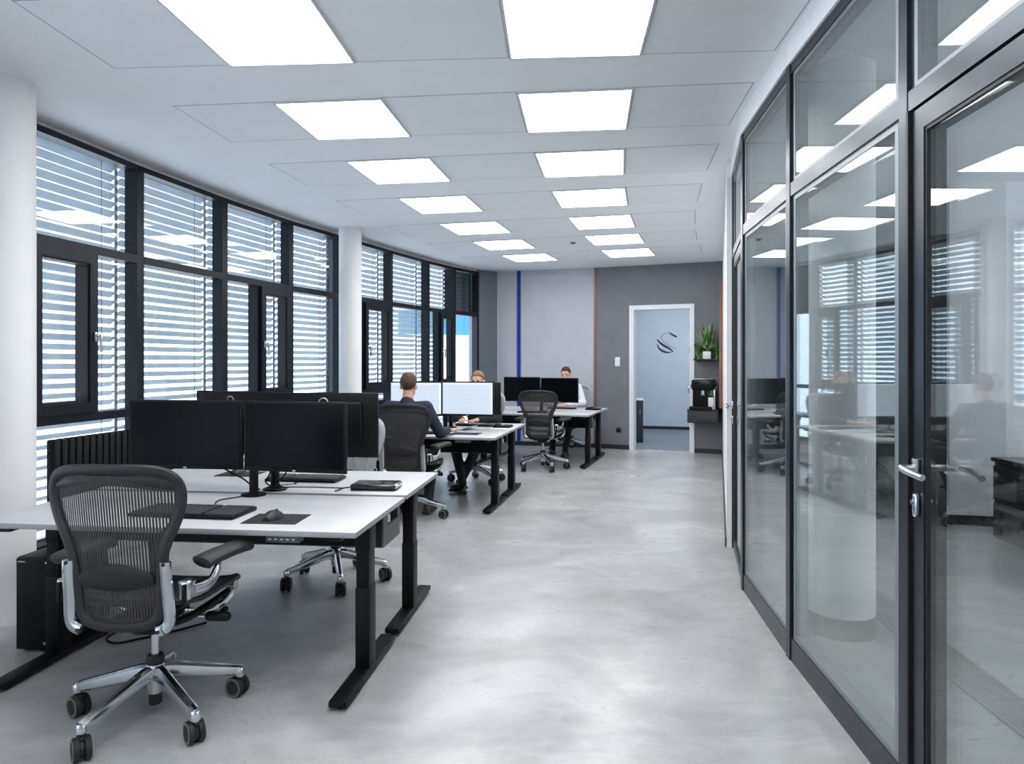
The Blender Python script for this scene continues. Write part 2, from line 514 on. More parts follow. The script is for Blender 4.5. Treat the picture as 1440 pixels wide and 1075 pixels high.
# copper profile standing on the corridor side wall
p, q = Vector(SIDE_END), Vector(BACK[2]); u = (q - p)
cp = p + u * .965; d = u.normalized()
b = MB(); b.seg(cp - d * .045, cp + d * .045, 0.745, 2.70, .055, 1); o = b.build('copper_profile', M['copper'], smooth=0)
tag(o, 'copper coloured vertical profile on the white wall beside the coffee console', 'wall profile')

# door frame to the next room
dv = (bw(T1) - bw(T0)).normalized(); dn = Vector((dv.y, -dv.x))
def frame_piece(b, s0, s1, z0, z1, out=.02, back=.17):
    a = bw(T0) + dv * s0 + dn * out; c = bw(T0) + dv * s1 + dn * out
    b.prism([a, c, c - dn * (out + back), a - dn * (out + back)], z0, z1)
DW = (bw(T1) - bw(T0)).length
dr = empty('door_2', (*bw(T0), 0), 0, kind='structure')
b = MB(); frame_piece(b, -.03, .045, 0, DOOR_H + .02); frame_piece(b, DW - .045, DW + .03, 0, DOOR_H + .02); frame_piece(b, .045, DW - .045, DOOR_H - .055, DOOR_H + .02)
o = b.build('door_frame', M['white_trim'], smooth=0); o.parent = dr; o.matrix_parent_inverse = Matrix.Translation(dr.location).inverted()
for zz in (2.02, 1.62):
    b = MB(); a = bw(T0) + dv * (DW - .05) + dn * .0; b.tube([(a.x, a.y, zz), (a.x, a.y, zz + .1)], .012, 8)
    o = b.build('hinge', M['chrome'], dr); o.matrix_parent_inverse = Matrix.Translation(dr.location).inverted()

# room beyond the door
P0 = Vector((1.2, 16.15)); P1 = Vector((4.9, 15.1))
b = MB(); b.seg(P0, P1, 0, CEIL, .15, 1); b.seg((.9, 12.75), (1.2, 16.15), 0, CEIL, .1, 1); b.seg((5.4, 11.8), (4.9, 15.1), 0, CEIL, .1, -1)
struct(b.build('wall_far_room', M['blue_white'], smooth=0))
b = MB(); b.seg(P0, P1, 0, .07, .015, -1); struct(b.build('baseboard_far_room', M['black_skirting'], smooth=0))
b = MB(); b.prism([(.9, 12.6), (3.6, 11.48), (5.4, 11.7), (4.9, 15.2), (1.2, 16.2)], -.15, .004); struct(b.build('floor_far_room', M['carpet'], smooth=0))
b = MB(); b.prism([(.9, 12.6), (3.6, 11.48), (5.4, 11.7), (4.9, 15.2), (1.2, 16.2)], CEIL, CEIL + .2); struct(b.build('ceiling_far_room', M['ceiling'], smooth=0))
b = MB(); b.box((3.2, 13.6, CEIL - .015), (1.2, 1.2, .03)); o = b.build('ceiling_light', M['led'], smooth=0)  # panel added out of view so the closed far room isn't dark
tag(o, 'unseen light panel added to brighten the room behind the white door frame', 'ceiling light')
# emblem on the far wall (calligraphic strokes)
wu = (P1 - P0).normalized(); wn = Vector((wu.y, -wu.x))
def wall_pt(px, py, out=.012):
    k = (px - 720) / 1000
    s = (k * P0.y - P0.x) / (wu.x - k * wu.y)
    c = P0 + wu * s
    z = CAM_H - (py - 509) / 1000 * c.y
    c = c + wn * out
    return Vector((c.x, c.y, z))
def stroke(crop, widths, m, name, parent):
    pts = [wall_pt(900 + x / 17.91, 450 + y / 17.91) for x, y in crop]
    pts = smooth_path(pts, 6)
    n = len(pts); w = []
    for i in range(n):
        f = i / (n - 1) * (len(widths) - 1); j = min(int(f), len(widths) - 2)
        w.append((widths[j] + (widths[j + 1] - widths[j]) * (f - j)) / 17.91 * .0158 / 2)
    b = MB(); b.tube(pts, [max(x, .002) for x in w], 8, ref=(0, 0, 1), flat=.25)
    return b.build(name, m, parent)
em = empty('wall_emblem', (0, 0, 0), 0, 'curved brush-stroke emblem in dark navy on the pale wall behind the doorway', 'emblem')
stroke([(715, 310), (800, 360), (870, 400), (930, 432)], [12, 34, 40, 26], M['emblem'], 'stroke', em)
stroke([(435, 500), (520, 585), (620, 655), (720, 705), (795, 765), (835, 800)], [28, 44, 50, 40, 26, 12], M['emblem'], 'stroke', em)
stroke([(430, 610), (470, 700), (560, 775), (650, 810), (740, 820), (820, 800)], [14, 34, 48, 40, 20, 8], M['emblem'], 'stroke', em)
stroke([(700, 345), (620, 352), (560, 385), (530, 440), (545, 500), (620, 570), (720, 635), (830, 690), (935, 730)], [5, 10, 16, 16, 14, 10, 10, 10, 5], M['emblem_thin'], 'stroke', em)
# slate cabinet in the far room
cb = empty('cabinet', (2.12, 13.25, 0), R(-8), 'low slate grey cabinet just inside the doorway on its left', 'cabinet')
b = MB(); b.box((0, 0, .385), (.62, .45, .77), bev=.006); b.build('body', M['cabinet'], cb)
b = MB(); b.box((0, 0, .78), (.64, .47, .02), bev=.004); b.build('top', M['white_trim'], cb)
b = MB(); b.box((0, -.235, .39), (.6, .018, .7), bev=.004); d_ = b.build('door', M['cabinet'], cb)
b = MB(); b.box((.25, -.252, .55), (.012, .016, .12), bev=.003); b.build('handle', M['chrome'], d_)

# ---------------------------------------------------------------- columns
def column(c, r, name, m, base=None):
    b = MB(); n = 40
    b.lathe((c[0], c[1], 0), [(r, 0.0), (r, CEIL)], n)
    o = struct(b.build(name, m))
    if base:
        b = MB(); b.lathe((c[0], c[1], 0), [(r + .006, 0), (r + .006, .11), (r - .002, .11)], n)
        b.build('base_band', base, o)
    return o
column((-2.95, 4.107), .17, 'column', M['white_wall'])
column((-1.956, 8.6), .135, 'column', M['white_wall'])
column((1.815, 3.93), .175, 'column', M['white_wall'], M['grey_skirting'])

# ---------------------------------------------------------------- ceiling panels and lights
ROWS = [-3.86, -1.31, 1.24, 3.6, 6.13, 8.68, 11.26, 13.86, 16.36, 18.9]   # mid angles; rows -> panels; first three unseen, kept for their light
RE = [29.77, 29.10, 28.43, 27.59, 26.90, 26.21]
HALF = .365
def cell(r0, r1, deg, h=HALF, grow=0):
    c = pol((r0 + r1) / 2, deg)
    return c, abs(r0 - r1) - .012 + grow, 2 * h + grow, -R(deg)
ordinal = ['third row behind the camera', 'second row behind the camera', 'row above the camera', 'nearest row', 'second row', 'third row', 'fourth row', 'fifth row', 'sixth row', 'last row by the back wall']
proto = None
for ri, deg in enumerate(ROWS):
    for ci in range(5):
        c, w, l, rz = cell(RE[ci], RE[ci + 1], deg)
        if ci in (1, 3):
            side = 'left' if ci == 1 else 'right'
            if proto is None:
                pr = empty('ceiling_light', (0, 0, CEIL))
                b = MB(); b.box((0, 0, -.004), (.66, .70, .008)); b.build('diffuser', M['led'], pr, smooth=0)
                b = MB()
                for sx in (-1, 1): b.box((sx * .34, 0, -.006), (.012, .73, .012))
                for sy in (-1, 1): b.box((0, sy * .36, -.006), (.692, .012, .012))
                b.build('frame', M['led_frame'], pr, smooth=0)
                proto = pr; o = pr
                o.location = (c.x, c.y, CEIL); o.rotation_euler = (0, 0, rz)
                tag(o, None, 'ceiling light')
            else:
                o = dup(proto, (c.x, c.y, CEIL), rz)
            o['group'] = 'square ceiling panel lights'
            o['label'] = 'square white ceiling light panel, %s column, %s' % (side, ordinal[ri])
        else:
            b = MB()
            b.mi = 1
            # shadow groove: thin recess border just under the ceiling skin, panel face hung below it
            b.box((0, 0, -.0005), (w + .012, l + .012, .001))
            b.mi = 0
            b.box((0, 0, -.0009), (w - .006, l - .006, .0018))
            o = b.build('ceiling_panel', [M['panel'], M['groove']], ceiling, smooth=0, loc=(c.x, c.y, CEIL), rz=rz)
# smoke detector
sd = empty('smoke_detector', (.8175, 9.55, CEIL), 0, 'small round smoke detector on the ceiling between the light columns', 'smoke detector')
b = MB(); b.lathe((0, 0, 0), [(.034, 0), (.034, -.02), (.026, -.03), (.0, -.034)], 20); b.build('housing', M['cord'], sd)
b = MB(); b.lathe((0, 0, 0), [(.045, 0), (.045, -.012), (.0, -.013)], 20); b.build('base', M['switch'], sd)

# ---------------------------------------------------------------- left window wall
def wframe(b, x0, x1, z0, z1, w, y0, y1):
    yc, yd = (y0 + y1) / 2, y1 - y0
    b.box((x0 + w / 2, yc, (z0 + z1) / 2), (w, yd, z1 - z0)); b.box((x1 - w / 2, yc, (z0 + z1) / 2), (w, yd, z1 - z0))
    b.box(((x0 + x1) / 2, yc, z0 + w / 2), (x1 - x0 - 2 * w, yd, w)); b.box(((x0 + x1) / 2, yc, z1 - w / 2), (x1 - x0 - 2 * w, yd, w))
def handle(parent, x, y, z, flip=1):
    b = MB()
    b.box((x, y - .008, z), (.026, .016, .07), bev=.004)
    b.tube([(x, y - .01, z + .01), (x, y - .05, z + .01)], .009, 8)
    b.box((x, y - .052, z - .045), (.02, .016, .13), bev=.005)
    return b.build('handle', M['chrome'], parent)
def window_bay(i, P, Q, kind, split=0.5, blind='full', label=''):
    P, Q = Vector(P), Vector(Q); d = Q - P; L = d.length
    rz = math.atan2(d.y, d.x)
    w = empty('window_%d' % i, (P.x, P.y, 0), rz, kind='structure')
    b = MB()
    b.box((L - .03, .0, (WIN_BOT + WIN_TOP) / 2), (.06, .11, WIN_TOP - WIN_BOT))
    b.box((.0125, .0, (WIN_BOT + WIN_TOP) / 2), (.025, .11, WIN_TOP - WIN_BOT))
    b.box((L / 2, 0, WIN_TOP - .022), (L, .11, .044)); b.box((L / 2, 0, WIN_BOT + .025), (L, .11, .05))
    b.box((L / 2 - .012, -.006, TRANSOM), (L - .08, .10, .062)); b.box((L / 2 - .012, -.006, RAIL), (L - .08, .10, .06))
    b.build('frame', M['win_frame'], w, smooth=0)
    if kind != 'plain':
        if kind == 'sash_near': s0, s1 = .03, split * L
        else: s0, s1 = split * L, L - .06
        b = MB(); xx = s1 if kind == 'sash_near' else s0
        if .1 < xx < L - .1: b.box((xx, 0, (RAIL + TRANSOM) / 2), (.055, .11, TRANSOM - RAIL - .06)); b.build('mullion', M['win_frame'], w, smooth=0)
        b = MB()
        wframe(b, s0 + .01, s1 - .01, RAIL + .035, TRANSOM - .035, .075, -.085, .02)
        sa = b.build('sash', M['win_frame'], w, smooth=0)
        b = MB(); wframe(b, s0 + .085, s1 - .085, RAIL + .11, TRANSOM - .11, .012, -.07, .03); b.build('gasket', M['gasket'], sa, smooth=0)
        handle(sa, (s1 - .045) if kind == 'sash_near' else (s0 + .045 if i != 5 else s0 + .05), -.085, 1.66)
    b = MB()
    for z0, z1 in ((WIN_BOT + .05, RAIL - .03), (RAIL + .03, TRANSOM - .031), (TRANSOM + .031, WIN_TOP - .044)):
        b.box((L / 2 - .01, .032, (z0 + z1) / 2), (L - .085, .012, z1 - z0))
    b.build('pane', M['glass'], w, smooth=0)
    # exterior venetian blind
    zt = WIN_TOP + .09
    if blind == 'none': return w
    bl = empty('venetian_blind', (P.x, P.y, 0), rz, label, 'blind', 'exterior venetian blinds')
    pitch = .0715; W = .08
    z_end = .3 if blind == 'full' else TRANSOM + .02
    tilt = R(32) if blind == 'full' else R(66)
    b = MB(); z = zt - .05; x0, x1 = .0, (L - .025 if blind == 'full' else L + .35)
    k = 0
    while z > z_end:
        jt = tilt + R(random.uniform(-1.5, 1.5))
        prof = []
        for q in (-.5, -.25, 0, .25, .5):
            h = .006 * (1 - 4 * q * q)
            prof.append((q * W, h))
        top = [(.17 + y * math.cos(jt) + h * math.sin(jt), z - y * math.sin(jt) + h * math.cos(jt)) for y, h in prof]
        bot = [(y - .0008 * math.sin(jt), zz - .0012) for y, zz in top]
        loop = top + bot[::-1]
        b.skin([b.ring([(x0, y, zz) for y, zz in loop]), b.ring([(x1, y, zz) for y, zz in loop])])
        z -= pitch; k += 1
    b.build('slats', M['slat'] if blind == 'full' else M['shaded_slat'], bl)
    b = MB()
    b.box(((x0 + x1) / 2, .17, zt), (x1 - x0, .06, .06)); b.build('head_rail', M['slat'], bl, smooth=0)
    b = MB(); b.box(((x0 + x1) / 2, .17, z), (x1 - x0, .06, .02)); b.build('bottom_rail', M['slat'], bl, smooth=0)
    for x in (.16, x1 - .20):
        b = MB()
        for yy in (.128, .212): b.box((x, yy, (zt + z) / 2), (.004, .003, zt - z))
        b.build('cord', M['cord'], bl, smooth=0)
    for x in (x1 + .012,):
        b = MB(); b.box((x, .17, (zt + z) / 2), (.012, .02, zt - z)); b.build('guide_rail', M['cord'], bl, smooth=0)
    return w
specs = [('sash_near', .55, 'full', 'silver venetian blind outside the window next to the left column, with the nearest casement'),
         ('plain', 0, 'full', 'silver venetian blind outside the second tall window from the left, behind the near monitors'),
         ('sash_far', .46, 'full', 'silver venetian blind outside the third tall window, with a narrow casement at its right'),
         ('plain', 0, 'full', 'silver venetian blind outside the window just left of the middle column')]
for i, (k, s, bl, lb) in enumerate(specs): window_bay(i + 1, W1[i], W1[i + 1], k, s, bl, lb)
specs = [('sash_far', .2, 'full', 'silver venetian blind outside the window just right of the middle column'),
         ('plain', 0, 'full', 'silver venetian blind with a turquoise tint behind it, second window right of the middle column'),
         ('sash_far', .38, 'full', 'narrow silver venetian blind, third window right of the middle column'),
         ('plain', 0, 'half', 'closed blind with shade painted into its dark slats, drawn only over the upper pane of the farthest window')]
for i, (k, s, bl, lb) in enumerate(specs): window_bay(i + 5, W2[i], W2[i + 1], k, s, bl, lb)

for i in range(3): window_bay(i + 21, W0[i], W0[i + 1], 'plain', 0, 'none')  # unseen bays behind the camera, left without blinds for more daylight
window_bay(24, W0[3], W0[4], 'plain', 0, 'full', 'silver venetian blind outside the window nearest the camera, left of the frame')  # this bay and the next are unseen, added to brighten the near ceiling
window_bay(25, W0[4], W0[5], 'plain', 0, 'full', 'silver venetian blind out of view left of the left column, on a bay added for daylight')
# radiators
def radiator(P, Q, s0, s1, label, nv):
    P, Q = Vector(P), Vector(Q); d = (Q - P); L = d.length; rz = math.atan2(d.y, d.x)
    a = P + d * s0
    r = empty('radiator', (a.x, a.y, 0), rz, label, 'radiator')
    W = L * (s1 - s0); z0, z1 = .22, .965
    b = MB(); n = int(W / .062)
    for k in range(n):
        x = (k + .5) * W / n
        b.box((x, -.15, (z0 + z1) / 2), (W / n * .82, .07, z1 - z0), bev=.012, seg=2)
    b.build('fins', M['radiator'], r)
    b = MB()
    for z in (z0 + .05, z1 - .05): b.box((W / 2, -.15, z), (W, .045, .05), bev=.01)
    for x in (.15, W - .15): b.box((x, -.15, .11), (.03, .06, .22)); 
    b.build('header', M['radiator'], r)
    b = MB(); b.tube([(W - .02, -.15, z1 - .06), (W + .05, -.15, z1 - .06)], .014, 8); b.tube([(W + .05, -.15, z1 - .1), (W + .05, -.15, z1 - .02)], .02, 10); b.build('valve', M['chrome'], r)
    return r
radiator(W1[0], W1[2], .045, .78, 'black column radiator under the windows behind the nearest desk', 0)
radiator(W2[0], W2[2], .02, .8, 'black column radiator under the windows right of the middle column', 0)

# ---------------------------------------------------------------- outside
b = MB(); b.prism([(-60, -10), (-3.7, -10), (-3.6, 4), (-1, 12.6), (.3, 20), (10, 60), (-60, 60)], -.6, -.3); g = b.build('ground', M['ext_ground'], smooth=0); tag(g, kind='structure')
def building(name, P, Q, h, label, fascia):
    P, Q = Vector(P), Vector(Q); d = Q - P; L = d.length; rz = math.atan2(d.y, d.x)
    r = empty(name, (P.x, P.y, -.3), rz, label, 'building')
    b = MB(); b.box((L / 2, 3, h / 2), (L, 6, h)); b.build('wall', M['ext_wall'], r, smooth=0)
    if fascia:
        b = MB(); b.box((L * .76, -.06, 3.35), (L * .48, .12, .95)); b.build('fascia', M['ext_teal'], r, smooth=0)
        b = MB(); b.box((L * .62, -.14, 3.45), (1.0, .06, .5)); b.build('sign', M['ext_green'], r, smooth=0)
    else:
        n = int(L / 3)
        for k in range(n):
            for zz in (1.6, 4.4):
                b = MB(); b.box(((k + .5) * L / n, -.02, zz), (1.5, .06, 1.4)); f = b.build('window', M['white_trim'], r, smooth=0)
                b = MB(); b.box(((k + .5) * L / n, -.06, zz), (1.35, .04, 1.25)); b.build('pane', M['ext_win'], f, smooth=0)
    return r
building('building', (-11, 25.5), (1.5, 30.5), 4.0, 'white building with a turquoise fascia outside the farthest windows', True)
building('building', (-26, 9), (-16, 26), 6.0, 'pale building with small windows across the street behind the nearest blinds', False)
# ---------------------------------------------------------------- glass partition on the right
PTOP, TR0, TR1 = 2.955, 2.30, 2.365
def lever(parent, x, z, side, flip=1):
    """lever handle on the face at y = side*.035; lever runs along flip*x"""
    b = MB(); y = .036 * side
    b.box((x, y + .006 * side, z), (.03, .014, .06), bev=.004)
    pts = smooth_path([(x, y, z), (x, y + .045 * side, z), (x + .02 * flip, y + .058 * side, z), (x + .08 * flip, y + .062 * side, z - .004), (x + .135 * flip, y + .05 * side, z - .012)], 5)
    b.tube(pts, .0105, 12)
    return b.build('lever_handle', M['chrome'], parent)
def bay(i, P, Q, door=False, far=False):
    P, Q = Vector(P), Vector(Q); d = Q - P; L = d.length; rz = math.atan2(d.y, d.x)
    # local x runs from the far end to the near end, local y points into the glass room
    w = empty(('door_%d' if door else 'window_%d') % i, (P.x, P.y, 0), rz, kind='structure')
    b = MB()
    b.box((0.0, 0, PTOP / 2), (.055, .085, PTOP))
    if not door: b.box((L / 2, 0, .057), (L, .075, .114))
    b.box((L / 2, 0, PTOP - .025), (L, .075, .05)); b.box((L / 2, 0, (TR0 + TR1) / 2), (L - .05, .08, TR1 - TR0))
    if not door:
        for x in (.04, L - .04): b.box((x, 0, 1.2), (.03, .06, 2.2))
    for x in (.04, L - .04): b.box((x, 0, 2.65), (.03, .06, .56))
    b.build('frame', M['part_frame'], w, smooth=0)
    b = MB()
    if not door: wframe(b, .055, L - .055, .114, TR0, .026, -.031, .031)
    wframe(b, .055, L - .055, TR1, PTOP - .05, .02, -.031, .031)
    b.build('glazing_bead', M['bead'], w, smooth=0)
    b = MB()
    b.box((L / 2, -.024, (TR1 + PTOP - .05) / 2), (L - .11, .008, PTOP - .05 - TR1))
    b.box((L / 2, .024, (TR1 + PTOP - .05) / 2), (L - .11, .008, PTOP - .05 - TR1))
    b.build('pane', M['part_glass'], w, smooth=0)
    z0 = .114 if not door else .12
    if door:
        b = MB(); wframe(b, .05, L - .05, .01, TR0 - .008, .07, -.034, .034)
        lf = b.build('leaf', M['part_frame'], w, smooth=0)
        b = MB(); wframe(b, .12, L - .12, .08, TR0 - .078, .012, -.03, .03); b.build('gasket', M['gasket'], lf, smooth=0)
        b = MB(); b.box((.034, -.02, 1.16), (.014, .05, 2.28)); b.box((.034, .0, 1.16), (.008, .08, 2.28)); b.build('gasket', M['gasket'], w, smooth=0)
        b = MB(); b.box((L / 2, -.02, (.08 + TR0 - .078) / 2), (L - .24, .008, TR0 - .158)); b.box((L / 2, .02, (.08 + TR0 - .078) / 2), (L - .24, .008, TR0 - .158)); b.build('pane', M['part_glass'], lf, smooth=0)
        lever(lf, .085, 1.14, -1, 1); lever(lf, .085, 1.14, 1, 1)
        b = MB()
        for s in (-1, 1): b.box((.085, .042 * s, 1.02), (.028, .016, .075), bev=.012, seg=3); b.tube([(.085, .045 * s, 1.03), (.085, .056 * s, 1.03)], .008, 12)
        b.build('lock_cylinder', M['chrome'], lf)
    else:
        b = MB(); b.box((L / 2, -.024, (z0 + TR0) / 2), (L - .11, .008, TR0 - z0)); b.box((L / 2, .024, (z0 + TR0) / 2), (L - .11, .008, TR0 - z0)); b.build('pane', M['part_glass'], w, smooth=0)
    return w
bay(3, PART[0], PART[1], True, True)
bay(9, PART[1], PART[2]); bay(10, PART[2], PART[3])
bay(4, PART[3], PART[4], True)
bay(11, PART[4], PART[5]); bay(12, PART[5], PART[6]); bay(13, PART[6], PART[7])
# white bulkhead over the partition
b = MB()
for p, q in zip(PART, PART[1:]):
    b.seg(p, q, PTOP, CEIL, .06, 1); b.seg(p, q, PTOP, CEIL, .05, -1)
struct(b.build('wall_right_bulkhead', M['ceiling'], smooth=0))

# ---------------------------------------------------------------- inside the glass room
inner = [(3.98, 6.47), (4.2, 7.6), (4.4, 8.15), (4.9, 9.3), (5.3, 10.6)]
b = MB(); b.prism(inner + [(6.6, 10.6), (6.6, 6.35), (4.42, 6.36)], 0, CEIL); struct(b.build('wall_inner', M['white_wall'], smooth=0))
b = MB()
for p, q in (((6.6, 6.35), (4.42, 6.36)), ((4.42, 6.36), inner[0]), (inner[0], inner[1])): b.seg(p, q, 0, .09, .014, 1)
for p, q in zip(inner[1:], inner[2:]): b.seg(p, q, 0, .09, .014, 1)
struct(b.build('baseboard_inner', M['black_skirting'], smooth=0))
b = MB(); b.seg((4.3, 7.9), (4.31, 7.93), .09, CEIL, .006, 1); struct(b.build('trim_4', M['black_skirting'], smooth=0))
b = MB(); b.seg((6.55, -3.3), (6.55, 11.6), 0, .6, .15, -1); b.seg((6.55, -3.3), (6.55, 11.6), 2.9, CEIL, .15, -1)
for y0, y1 in ((-3.3, -.9), (.6, 1.6), (3.1, 4.4), (5.6, 6.3)): b.seg((6.55, y0), (6.55, y1), .6, 2.9, .15, -1)  # gaps between these piers are unseen openings, added to bring daylight in
b.seg((6.55, 6.3), (6.55, 11.6), .6, 2.9, .15, -1)
b.seg((3.4, 11.5), (6.6, 11.5), 0, CEIL, .12, 1)
struct(b.build('wall_room_right', M['white_wall'], smooth=0))
kb = empty('sideboard', (4.0, 5.92, 0), R(-4), 'gloss black low cabinet standing in the glass room at the right edge', 'cabinet')
b = MB(); b.box((.36, -.85, .335), (.7, 1.68, .63), bev=.005); b.build('body', M['gloss_black'], kb)
b = MB(); b.box((.36, -.85, .67), (.74, 1.72, .035), bev=.005); b.build('top', M['gloss_black'], kb)
for k in range(2):
    for z in (.18, .48):
        b = MB(); b.box((.0, -.43 - k * .84, z), (.02, .81, .285), bev=.004); dd = b.build('drawer', M['gloss_black'], kb)
        b = MB(); b.tube([(-.012, -.43 - k * .84, z - .02), (-.03, -.43 - k * .84, z - .02)], .012, 12); b.build('knob', M['chrome'], dd)
# floor grille
fg = empty('floor_grille', (0, 0, 0), 0, 'long steel ventilation grille set in the floor of the glass room', 'floor grille')
GR = 26.15 - .64
def arc_strip(b, r0, r1, a0, a1, z0, z1, n=14):
    rings = []
    for k in range(n + 1):
        a = a0 + (a1 - a0) * k / n
        p, q = pol(r0, a), pol(r1, a)
        rings.append(b.ring([(p.x, p.y, z0), (q.x, q.y, z0), (q.x, q.y, z1), (p.x, p.y, z1)]))
    b.skin(rings)
b = MB(); arc_strip(b, GR, GR - .2, -3, 8, .0, .002); b.build('channel', M['grille_gap'], fg, smooth=0)
b = MB()
for k in range(11): arc_strip(b, GR - .004 - k * .0185, GR - .004 - k * .0185 - .0125, -3, 8, .002, .006)
arc_strip(b, GR + .008, GR, -3, 8, 0, .007); arc_strip(b, GR - .2, GR - .208, -3, 8, 0, .007)
b.build('bars', M['grille'], fg, smooth=0)

# ---------------------------------------------------------------- wall switch, socket, console, shelf, plants, coffee machine
def on_dark(px, py, out=0.0):
    p, q = Vector(BACK[1]), Vector(BACK[2]); u = q - p; k = (px - 720) / 1000
    s = (k * p.y - p.x) / (u.x - k * u.y); c = p + u * s
    z = CAM_H - (py - 509) / 1000 * c.y
    return Vector((c.x + dn.x * out, c.y + dn.y * out, z))
WR = math.atan2(dv.y, dv.x)
c = on_dark(868.5, 509)
sw = empty('light_switch', c, WR, 'white double rocker light switch on the dark grey wall left of the doorway', 'light switch')
b = MB(); b.box((0, -.006, 0), (.085, .012, .155), bev=.003); b.build('plate', M['switch'], sw)
for z in (-.036, .036):
    b = MB(); b.box((0, -.014, z), (.055, .008, .056), bev=.002); b.build('rocker', M['white_trim'], sw)
c = on_dark(870, 605)
so = empty('power_socket', c, WR, 'black wall socket low on the dark grey wall left of the doorway', 'power socket')
b = MB(); b.box((0, -.005, 0), (.085, .01, .085), bev=.003); b.build('plate', M['plastic2'], so)
b = MB(); b.lathe((0, -.012, 0), [(.026, 0), (.026, .006), (.02, .006), (.02, 0)], 20, 'Y'); b.build('outlet', M['gasket'], so)
# console: local x along wall to the right, -y out of the wall
base = on_dark(975, 571)
cons = empty('console', (bw(.765).x, bw(.765).y, 0), WR, 'anthracite floating console under the coffee machine beside the doorway', 'console')
CW = .47; CD = .34
b = MB(); b.box((CW / 2, -CD / 2 - .03, .615), (CW, CD, .20), bev=.004); b.build('body', M['console'], cons)
b = MB(); b.box((CW / 2, -CD / 2 - .03, .7225), (CW + .01, CD + .01, .015), bev=.003); b.build('top', M['console'], cons)
b = MB(); b.box((CW / 2, -CD - .038, .612), (CW - .02, .016, .175), bev=.003); b.build('drawer_front', M['console'], cons)
def cpt(x, y, z):
    v = Matrix.Rotation(WR, 3, 'Z') @ Vector((x, y, 0))
    return (cons.location.x + v.x, cons.location.y + v.y, z)
CT = .73
cm = empty('coffee_machine', cpt(.235, -.2, CT), WR, 'black automatic coffee machine on the anthracite console', 'coffee machine')
b = MB(); b.box((0, .03, .215), (.235, .26, .39), bev=.02, seg=3); b.build('body', M['plastic'], cm)
b = MB(); b.box((0, -.11, .335), (.25, .14, .15), bev=.03, seg=3); b.build('head', M['plastic'], cm)
b = MB(); b.box((0, -.185, .37), (.16, .006, .05), bev=.002); b.build('control_panel', M['gloss_black'], cm)
b = MB(); b.tube([(0, -.12, .26), (0, -.12, .2)], .022, 12); b.tube([(-.012, -.12, .2), (-.012, -.12, .185)], .006, 8); b.tube([(.012, -.12, .2), (.012, -.12, .185)], .006, 8); b.build('spout', M['chrome'], cm)
b = MB(); b.box((-.02, -.1, .02), (.25, .2, .04), bev=.008); b.build('drip_tray', M['plastic'], cm)
b = MB(); b.box((0, .03, .413), (.2, .2, .01), bev=.004); b.build('cup_rail', M['chrome'], cm)
b = MB(); b.tube(smooth_path([(-.118, -.1, .34), (-.155, -.13, .3), (-.155, -.13, .22)], 4), .01, 8); b.build('steam_pipe', M['chrome'], cm)
b = MB(); b.box((.13, -.08, .14), (.02, .14, .26), bev=.005); b.build('side_trim', M['chrome'], cm)
cm.scale = (1.38, 1.1, 1.15)
# shelf
sh = empty('wall_shelf', (bw(.80).x, bw(.80).y, 1.515), WR, 'thin black wall shelf carrying the leafy plants above the coffee machine', 'shelf')
b = MB(); b.box((.2, -.115, .0), (.41, .22, .018), bev=.003); b.build('board', M['plastic2'], sh)
b = MB(); b.box((.2, -.012, -.016), (.36, .02, .018), bev=.003); b.build('rail', M['plastic2'], sh)
def leaf(b, base, az, length, width, rise, droop, n=6):
    d = Vector((math.cos(az), math.sin(az), 0)); s = Vector((-d.y, d.x, 0))
    rows = []
    for k in range(n + 1):
        t = k / n
        p = Vector(base) + d * length * t * (1 - .25 * t) + Vector((0, 0, rise * t - droop * t * t))
        w = width * (math.sin(math.pi * min(1, .12 + t * .88)) ** .7) * (1 if t < 1 else .05) * .5
        rows.append([p - s * w + Vector((0, 0, w * .35)), p - Vector((0, 0, .001)), p + s * w + Vector((0, 0, w * .35))])
    rings = [b.ring(r) for r in rows]
    b.skin(rings, closed=False, caps=False)
def plant(name, loc, label, pot_fn, leaves, mats):
    r = empty(name, loc, WR, label, 'potted plant')
    pot_fn(r)
    b = MB()
    for base, az, ln, wd, ri, dr_, mi in leaves:
        b.mi = mi; leaf(b, base, az, ln, wd, ri, dr_)
    fo = b.build('foliage', mats, r)
    sol = fo.modifiers.new('thick', 'SOLIDIFY'); sol.thickness = .0012
    return r
def spt(x, y, z):
    v = Matrix.Rotation(WR, 3, 'Z') @ Vector((x, y, 0))
    return (sh.location.x + v.x, sh.location.y + v.y, sh.location.z + z)
def square_pot(r):
    b = MB(); b.box((0, 0, .06), (.125, .125, .12), bev=.006); b.build('pot', M['ceramic'], r)
    b = MB(); b.box((0, 0, .121), (.108, .108, .006)); b.build('soil', M['soil'], r)
lv = []
for k in range(95):
    up = random.random()
    lv.append(((random.uniform(-.03, .03), random.uniform(-.03, .03), .12), random.uniform(0, 2 * math.pi), random.uniform(.12, .25), random.uniform(.018, .034), random.uniform(.2, .52) * (1 if up > .3 else .7), random.uniform(0, .14), 1 if random.random() < .55 else 0))
lv = [(p, a, l * (.4 if math.sin(a) > .15 else 1), w, h, d, m) for p, a, l, w, h, d, m in lv]
plant('spider_plant', spt(.2, -.12, .009), 'bushy variegated plant in a white square pot on the black shelf', square_pot, lv, [M['leaf'], M['leaf_pale']])
def glass_pot(r):
    b = MB(); b.lathe((0, 0, 0), [(.0, .0), (.042, 0), (.05, .1), (.046, .1), (.039, .006), (0, .006)], 20); b.build('pot', M['clear_pot'], r)
